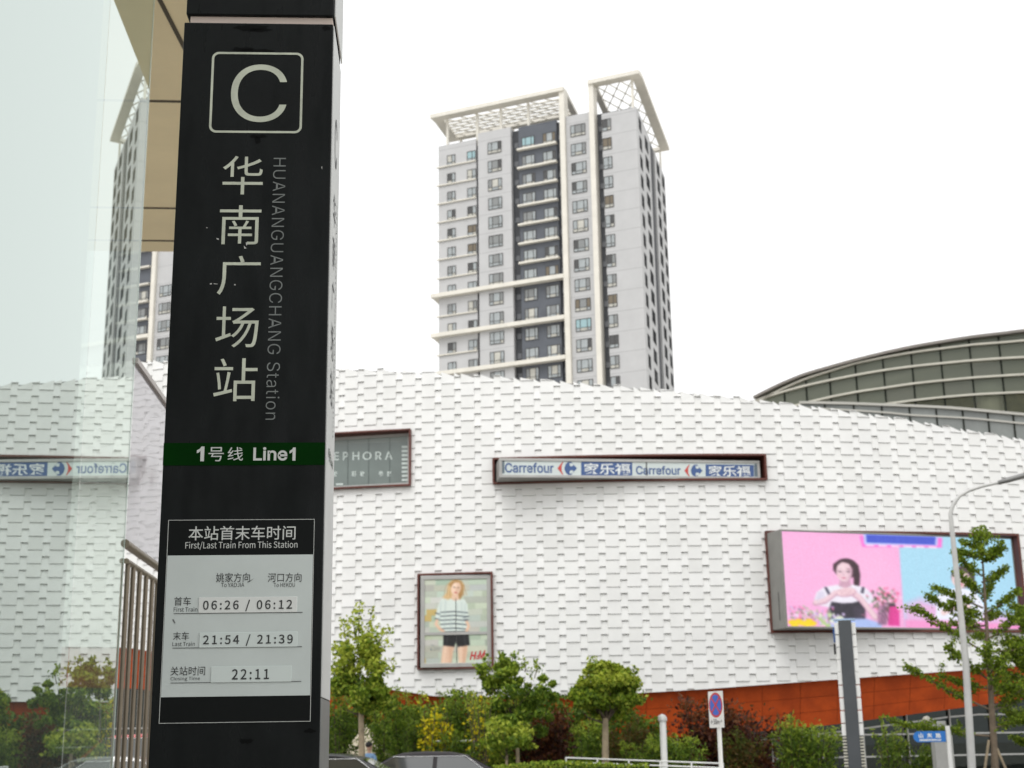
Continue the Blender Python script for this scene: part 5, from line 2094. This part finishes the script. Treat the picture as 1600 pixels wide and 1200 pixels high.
# street name sign
YS = 35.9
sb = foot(1483, 1165, YS)
stn = thing("street_name_sign", sb, "blue street name sign on a white post", "street sign")
zp = P(1481, 1134, YS).z
b = MB(); b.tube([sb, Vector((sb.x, YS, zp))], sz(3.6, YS), 12)
b.build("post", M_white, stn)
frV = Frame((sb.x, YS, 0), (1, 0, 0), (0, 0, 1))
u0, v0, u1, v1 = frV.box(1427, 1142.5, 1477.5, 1159.5)
r_ = (v1 - v0) / 2
out = [(u1, v0), (u1, v1)] + [(u0 + r_ + r_ * math.cos(R(a)), v0 + r_ + r_ * math.sin(R(a))) for a in range(90, 271, 15)]
b = MB(); b.prism([frV.pt(u, v, .02) for u, v in out], frV.n * -.03)
b.build("plate", mat("street_blue", (0.012, 0.16, 0.52), 0.35), stn)
t = MB()
for ch, xa, xb in (("山", 1435, 1442), ("东", 1448, 1456), ("路", 1461.5, 1470)):
    write(t, frV, ch, (xa, 1145.5, xb, 1153), .024, 0, bold=.03)
write(t, frV, "SHANDONG LU", (1436, 1154.5, 1470, 1157.8), .024, 0, bold=.02)
t.build("lettering", M_wl, stn)
b = MB(); b.fbox(frV, u1, v0 - .02, sz(4, YS), v1 + .02, -.035, .035)
b.build("bracket", M_alu, stn)

# square grey post with round lamp
YQ = 37.4
qb = foot(1468, 1165, YQ)
qp = thing("camera_post", qb, "square grey post with a round white lamp behind the blue street sign", "post")
zq = P(1463, 1127, YQ).z
b = MB(); b.box(qb.x - .17, YQ - .17, 0, qb.x + .17, YQ + .17, zq)
b.build("post", MATS["galvanised_grey"], qp, bevel=.015)
b = MB()
lc = P(1448, 1126, YQ)
b.sphere(lc, (.11, .13, .12), 16, 10)
b.build("lamp_globe", mat("globe_beige", (0.5, 0.47, 0.40), 0.4), qp)
b = MB(); b.tube([lc, Vector((qb.x - .1, YQ, zq - .12))], .03, 8)
b.build("bracket", M_alu, qp)

# white bollard lamp
YB = 37.0
bb = foot(1037, 1165, YB)
bl = thing("bollard_lamp", bb, "white cylindrical garden lamp with a hooded top among shrubs", "garden lamp")
zb_ = P(1036, 1116, YB).z
b = MB(); b.tube([bb, Vector((bb.x, YB, zb_ - .17))], .085, 14)
b.build("post", M_white, bl)
b = MB(); b.tube([Vector((bb.x, YB, zb_ - .169)), Vector((bb.x, YB, zb_ - .06)), Vector((bb.x + .02, YB, zb_))], [.115, .115, .04], 14)
b.build("hood", MATS["galvanised_grey"], bl)

# white railing, pipe rack
YR = 36.4
ra = foot(884, 1165, YR); rb_ = foot(1128, 1165, YR)
rl_ = thing("white_railing", (ra + rb_) / 2, "low white two bar railing running behind the round crowned tree", "railing")
b = MB()
for pa, pb in ((1184, 1193), (1191, 1200)):
    b.tube([Vector((ra.x, YR, P(884, pa, YR).z)), Vector((rb_.x, YR, P(1128, pb, YR).z))], .018, 8)
b.build("rail", M_white, rl_)
for k in range(6):
    b = MB()
    x = ra.x + (rb_.x - ra.x) * k / 5
    b.tube([(x, YR, 0.13), (x, YR, P(884 + 244 * k / 5, 1183 + 9 * k / 5, YR).z)], .022, 8)
    b.build("post", M_white, rl_)
YK = 40.4
ka, kb = foot(672, 1165, YK), foot(742, 1165, YK)
rk = thing("pipe_rack", (ka + kb) / 2, "white tubular rack standing in the planting behind the grey saloon", "rack")
b = MB()
for z in (.5, 1.0, 1.35, 1.75):
    b.tube([(ka.x, YK, z), (kb.x, YK, z)], .028, 8)
b.build("bar", M_white, rk)
for x in (ka.x, (ka.x * .55 + kb.x * .45), kb.x):
    b = MB(); b.tube([(x, YK, 0), (x, YK, 1.78)], .03, 8)
    b.build("post", M_white, rk)

# beige canvas awning behind the slender tree
YC = 41.5
ac = foot(572, 1165, YC)
aw = thing("canvas_awning", ac, "beige canvas awning behind the slender young tree trunk", "awning")
b = MB()
ap = P(572, 1132, YC)
hwid = sz(36, YC)
zl = P(572, 1182, YC).z
apx = Vector((ap.x, YC, ap.z))
cs = [Vector((ap.x + sx * hwid, YC + sy * hwid, zl)) for sx, sy in ((-1, -1), (1, -1), (1, 1), (-1, 1))]
b.add([apx] + cs + [c - Vector((0, 0, .18)) for c in cs], [(0, 1, 2), (0, 2, 3), (0, 3, 4), (0, 4, 1), (1, 5, 6, 2), (2, 6, 7, 3), (3, 7, 8, 4), (4, 8, 5, 1)])
b.build("canvas", mat("beige_canvas", (0.52, 0.46, 0.34), 0.8, 0, .1, 2), aw)
for sx, sy in ((-1, -1), (1, -1), (1, 1), (-1, 1)):
    b = MB()
    q = Vector((ap.x + sx * (hwid - .05), YC + sy * (hwid - .05), 0))
    b.tube([q, q + Vector((0, 0, zl + .03))], .025, 8)
    b.build("pole", M_darkmetal, aw)


# ================================================================== CARS
def car(loc, heading, paint, label, roof=1.45, van=False):
    """saloon, nose towards +x before turning"""
    Lc, Wc = 4.6, 1.8
    root = thing("parked_car", (0, 0, 0), label, "car", "cars at the kerb")
    hb = .95
    # body shell: stations along x with (x, z_low, z_high, half width)
    stn_ = [(-2.30, .45, .80, .70), (-2.22, .32, .98, .82), (-1.7, .22, 1.02, .88), (-.9, .20, 1.0, .90), (.3, .20, .98, .90), (1.1, .20, .95, .89), (1.75, .22, .86, .87), (2.15, .30, .74, .80), (2.30, .42, .64, .66)]
    if van:
        stn_ = [(-2.28, .4, 1.0, .80), (-2.2, .3, 1.08, .86), (-1.7, .22, 1.10, .9), (-.9, .2, 1.1, .9), (.3, .2, 1.08, .9), (1.1, .2, 1.05, .9), (1.75, .22, .98, .88), (2.15, .3, .85, .82), (2.28, .42, .72, .7)]
    sec = []
    for (x, zl, zh, w) in stn_:
        pr = [(w * .80, zl), (w * .98, zl + .12), (w, (zl + zh) / 2), (w * .97, zh - .10), (w * .86, zh)]
        sec.append([(x, y, z) for y, z in pr] + [(x, -y, z) for y, z in reversed(pr)])
    m = MB()
    vs = [v for s_ in sec for v in s_]
    n = 10
    m.add(vs, [(i * n + k, (i + 1) * n + k, (i + 1) * n + (k + 1) % n, i * n + (k + 1) % n) for i in range(len(sec) - 1) for k in range(n)] + [tuple(range(n)), tuple(range((len(sec) - 1) * n + n - 1, (len(sec) - 1) * n - 1, -1))], 0, True)
    body = m.build("body", paint, root)
    # cabin
    hr = roof
    if van:
        cab = [(-2.15, hb + .1, .80, -2.0, hr - .05), (-1.6, hb + .1, .82, -1.6, hr), (.2, hb + .1, .82, .1, hr), (1.35, hb + .1, .78, .55, hr - .1)]
    prof = [(-1.95, hb + .04), (-1.15, hr - .09), (-.75, hr - .02), (-.2, hr), (.25, hr - .02), (.5, hr - .09), (1.3, hb + .0)]
    if van:
        prof = [(-2.15, hb + .1), (-2.02, hr - .12), (-1.8, hr - .02), (-.6, hr), (.3, hr - .04), (.6, hr - .14), (1.45, hb + .08)]
    m = MB()
    def cw(z):
        return .80 - .20 * max(0, (z - hb)) / (hr - hb)
    vs = []
    for x, z in prof:
        vs += [(x, cw(z), z), (x, -cw(z), z)]
    base_ = [(prof[0][0] + .02, .82, hb - .08), (prof[0][0] + .02, -.82, hb - .08), (prof[-1][0], .82, hb - .08), (prof[-1][0], -.82, hb - .08)]
    k = len(prof)
    fs = [(2 * i, 2 * i + 1, 2 * i + 3, 2 * i + 2) for i in range(k - 1)]
    fs += [tuple(2 * i for i in range(k)), tuple(2 * i + 1 for i in reversed(range(k)))]
    m.add(vs, fs, 0)
    m.build("roof", paint, root, bevel=.035, seg=3)
    # glass
    M_cg = mat("car_glass", (0.03, 0.035, 0.035), 0.05, coat=.8, spec=0.9)
    def inset(pp, sgn):
        c = np.mean(pp, 0)
        return [(c[0] + (x - c[0]) * 1, sgn * (cw(z) + .012), z) for x, z in pp]
    zt_, zb = hr - .12, hb + .06
    x_at = lambda z, side: (np.interp(z, [prof[0][1], prof[1][1]], [prof[0][0], prof[1][0]]) if side < 0 else np.interp(z, [prof[-1][1], prof[-2][1]], [prof[-1][0], prof[-2][0]]))
    xb0, xb1, xt0, xt1 = x_at(zb, -1) + .22, x_at(zb, 1) - .18, x_at(zt_, -1) + .10, x_at(zt_, 1) - .06
    xm = (xb0 + xb1) / 2 - .1
    for sgn in (1, -1):
        for pp in ([(xb0, zb), (xm - .05, zb), (xm - .07, zt_), (xt0, zt_)], [(xm + .05, zb), (xb1, zb), (xt1, zt_), (xm + .02, zt_)]):
            m = MB()
            m.add(inset(pp, sgn), [(0, 1, 2, 3)])
            m.build("side_window", M_cg, root)
    for (a, b_, s_, nm) in ((prof[0], prof[1], -1, "rear_window"), (prof[-1], prof[-2], 1, "windscreen")):
        m = MB()
        q = lambda t, w: (a[0] + (b_[0] - a[0]) * t + s_ * .012, w, a[1] + (b_[1] - a[1]) * t + .012)
        z0_, z1_ = a[1] + (b_[1] - a[1]) * .1, a[1] + (b_[1] - a[1]) * .92
        m.add([q(.1, cw(z0_) - .08), q(.1, -cw(z0_) + .08), q(.92, -cw(z1_) + .07), q(.92, cw(z1_) - .07)], [(0, 1, 2, 3)])
        m.build(nm, M_cg, root)
    # chrome strip round the side windows
    m = MB()
    for sgn in (1, -1):
        yy = lambda z: sgn * (cw(z) + .014)
        m.tube([(xb1, yy(zb), zb - .01), (xb0, yy(zb), zb - .01), (xt0 - .03, yy(zt_), zt_ + .01), (xt1, yy(zt_), zt_ + .01)], .009, 5)
    m.build("window_trim", mat("chrome", (0.7, 0.7, 0.7), 0.15, 1.0), root)
    for x in (-1.45, 1.45):
        for sgn in (1, -1):
            m = MB()
            m.tube([(x, sgn * .70, .32), (x, sgn * .905, .32)], .32, 20)
            wh = m.build("wheel", mat("tyre_rubber", (0.02, 0.02, 0.02), 0.8), root)
            m = MB()
            m.tube([(x, sgn * .85, .32), (x, sgn * .912, .32)], .21, 16)
            m.build("rim", M_alu, wh)
    for sgn in (1, -1):
        m = MB()
        m.box(2.05, sgn * .72 - .12, .62, 2.27, sgn * .72 + .08, .74)
        m.build("headlight", mat("lamp_clear", (0.7, 0.72, 0.75), 0.1, coat=1), root, bevel=.03)
        m = MB()
        m.box(-2.31, sgn * .66 - .16, .80, -2.15, sgn * .66 + .14, .95)
        m.build("taillight", mat("lamp_red", (0.45, 0.02, 0.02), 0.15, coat=1), root, bevel=.03)
        m = MB()
        m.sphere((.95, sgn * .98, 1.0), (.08, .10, .07), 10, 6)
        m.build("door_mirror", paint, root)
    root.location = loc
    root.rotation_euler.z = heading
    return root


M_pgrey = mat("car_paint_graphite", (0.022, 0.019, 0.022), 0.5, 0.0, spec=.25, coat=.1)
M_pblk = mat("car_paint_black", (0.012, 0.013, 0.015), 0.35, 0.0, spec=.3, coat=.3)
M_pwht = mat("car_paint_white", (0.75, 0.75, 0.74), 0.3, 0.0, coat=1)
M_pred = mat("car_paint_red", (0.45, 0.02, 0.02), 0.3, 0.0, coat=1)
car(foot(638, 1165, 33.2) + Vector((.2, 0, .004)), R(180), M_pgrey, "graphite saloon car parked right of the slender tree trunk", roof=1.50)
car(foot(500, 1165, 29.2) + Vector((-.25, 0, .004)), R(176), M_pblk, "black saloon car half hidden by the black pillar", roof=1.50)
car(foot(178, 1165, 33.4) + Vector((-.3, 0, .004)), R(180), M_pwht, "white car seen through the bronze balusters", roof=1.5)
car(foot(184, 1165, 41.0) + Vector((.3, 0, .13)), R(180), M_pred, "red van seen through the bronze balusters", roof=1.95, van=True)


# ================================================================== PERSON
def person(loc, heading, label):
    root = thing("person", (0, 0, 0), label, "person")
    V, E, Rd = [], [], []

    def chain(pts, start=None):
        prev = start
        ids = []
        for (x, y, z, r) in pts:
            V.append((x, y, z)); Rd.append(r)
            i = len(V) - 1
            if prev is not None:
                E.append((prev, i))
            prev = i
            ids.append(i)
        return ids
    sp = chain([(0, 0, .95, .135), (0, 0, 1.08, .125), (0, .0, 1.25, .135), (0, 0, 1.38, .12), (0, .0, 1.46, .06), (0, -.01, 1.53, .052), (0, -.015, 1.60, .085), (0, -.01, 1.68, .088), (0, 0, 1.74, .055)])
    for sx in (1, -1):
        chain([(sx * .10, 0, .88, .095), (sx * .11, -.01, .52, .062), (sx * .11, .0, .28, .052), (sx * .11, .01, .09, .042), (sx * .11, -.10, .04, .038), (sx * .11, -.17, .03, .028)], sp[0])
        arm = chain([(sx * .16, 0, 1.40, .062), (sx * .215, .0, 1.33, .055), (sx * .245, .02, 1.10, .042), (sx * .24, -.10, .92, .032), (sx * .235, -.15, .86, .030), (sx * .232, -.18, .83, .032)], sp[3])
        for q in range(4):
            o_ = (q - 1.5) * .019
            l_ = (.062, .072, .068, .052)[q]
            chain([(sx * .232 + o_, -.20, .815, .011), (sx * .232 + o_, -.20 - l_ * .5, .80 - l_ * .35, .010), (sx * .232 + o_, -.20 - l_ * .65, .80 - l_ * .85, .008)], arm[-1])
        chain([(sx * .20, -.175, .84, .012), (sx * .185, -.205, .825, .009)], arm[-2])
    me = bpy.data.meshes.new("body")
    me.from_pydata(V, E, [])
    ob = bpy.data.objects.new("body", me)
    COL.objects.link(ob)
    ob.modifiers.new("skin", 'SKIN')
    sv = me.skin_vertices[0].data
    for i, r in enumerate(Rd):
        sv[i].radius = (r, r * (.82 if r > .1 else 1))
    sv[0].use_root = True
    s_ = ob.modifiers.new("sub", 'SUBSURF'); s_.levels = 2; s_.render_levels = 2
    dg = bpy.context.evaluated_depsgraph_get()
    dg.update()
    m2 = bpy.data.meshes.new_from_object(ob.evaluated_get(dg))
    bpy.data.objects.remove(ob)
    body = bpy.data.objects.new("body", m2)
    COL.objects.link(body)
    m2.materials.clear()
    for m in (mat("skin", (0.48, 0.30, 0.21), .55), mat("blue_shirt", (0.20, 0.34, 0.55), .8, 0, .15, 20), mat("dark_trousers", (0.03, 0.035, 0.05), .8), mat("dark_shoe", (0.02, 0.02, 0.02), .6)):
        m2.materials.append(m)
    for p_ in m2.polygons:
        c = p_.center
        p_.use_smooth = True
        if c.z < .10:
            p_.material_index = 3
        elif c.z < .97 and abs(c.x) < .20 and not (c.y < -.12 and c.z > .7):
            p_.material_index = 2
        elif c.z < 1.47 and not (abs(c.x) > .19 and c.z < 1.12):
            p_.material_index = 1
        else:
            p_.material_index = 0
    body.parent = root
    ORIG[body] = Vector((0, 0, 0))
    ORIG[root] = Vector((0, 0, 0))
    h = MB()
    h.sphere((0, .012, 1.705), (.098, .108, .085), 16, 10)
    h.build("hair", mat("black_hair", (0.012, 0.011, 0.010), .6), root)
    f = MB()
    for sx in (1, -1):
        f.sphere((sx * .034, -.092, 1.655), .011, 8, 6, 0)
        f.sphere((sx * .09, .0, 1.645), (.012, .022, .03), 8, 6, 1)
    f.add([(0, -.092, 1.66), (.014, -.092, 1.615), (-.014, -.092, 1.615), (0, -.118, 1.622)], [(0, 1, 3), (0, 3, 2), (1, 2, 3)], 1)
    f.sphere((0, -.088, 1.585), (.024, .01, .007), 8, 6, 2)
    f.build("face", [MATS["black_hair"], MATS["skin"], mat("lips", (0.4, 0.16, 0.14), .5)], root)
    root.location = loc
    root.rotation_euler.z = heading
    root.scale = (.91, .91, .91)
    return root


person(foot(575.5, 1165, 37.7) + Vector((.02, 0, .13)), R(150), "person in a light blue shirt standing behind the cars")
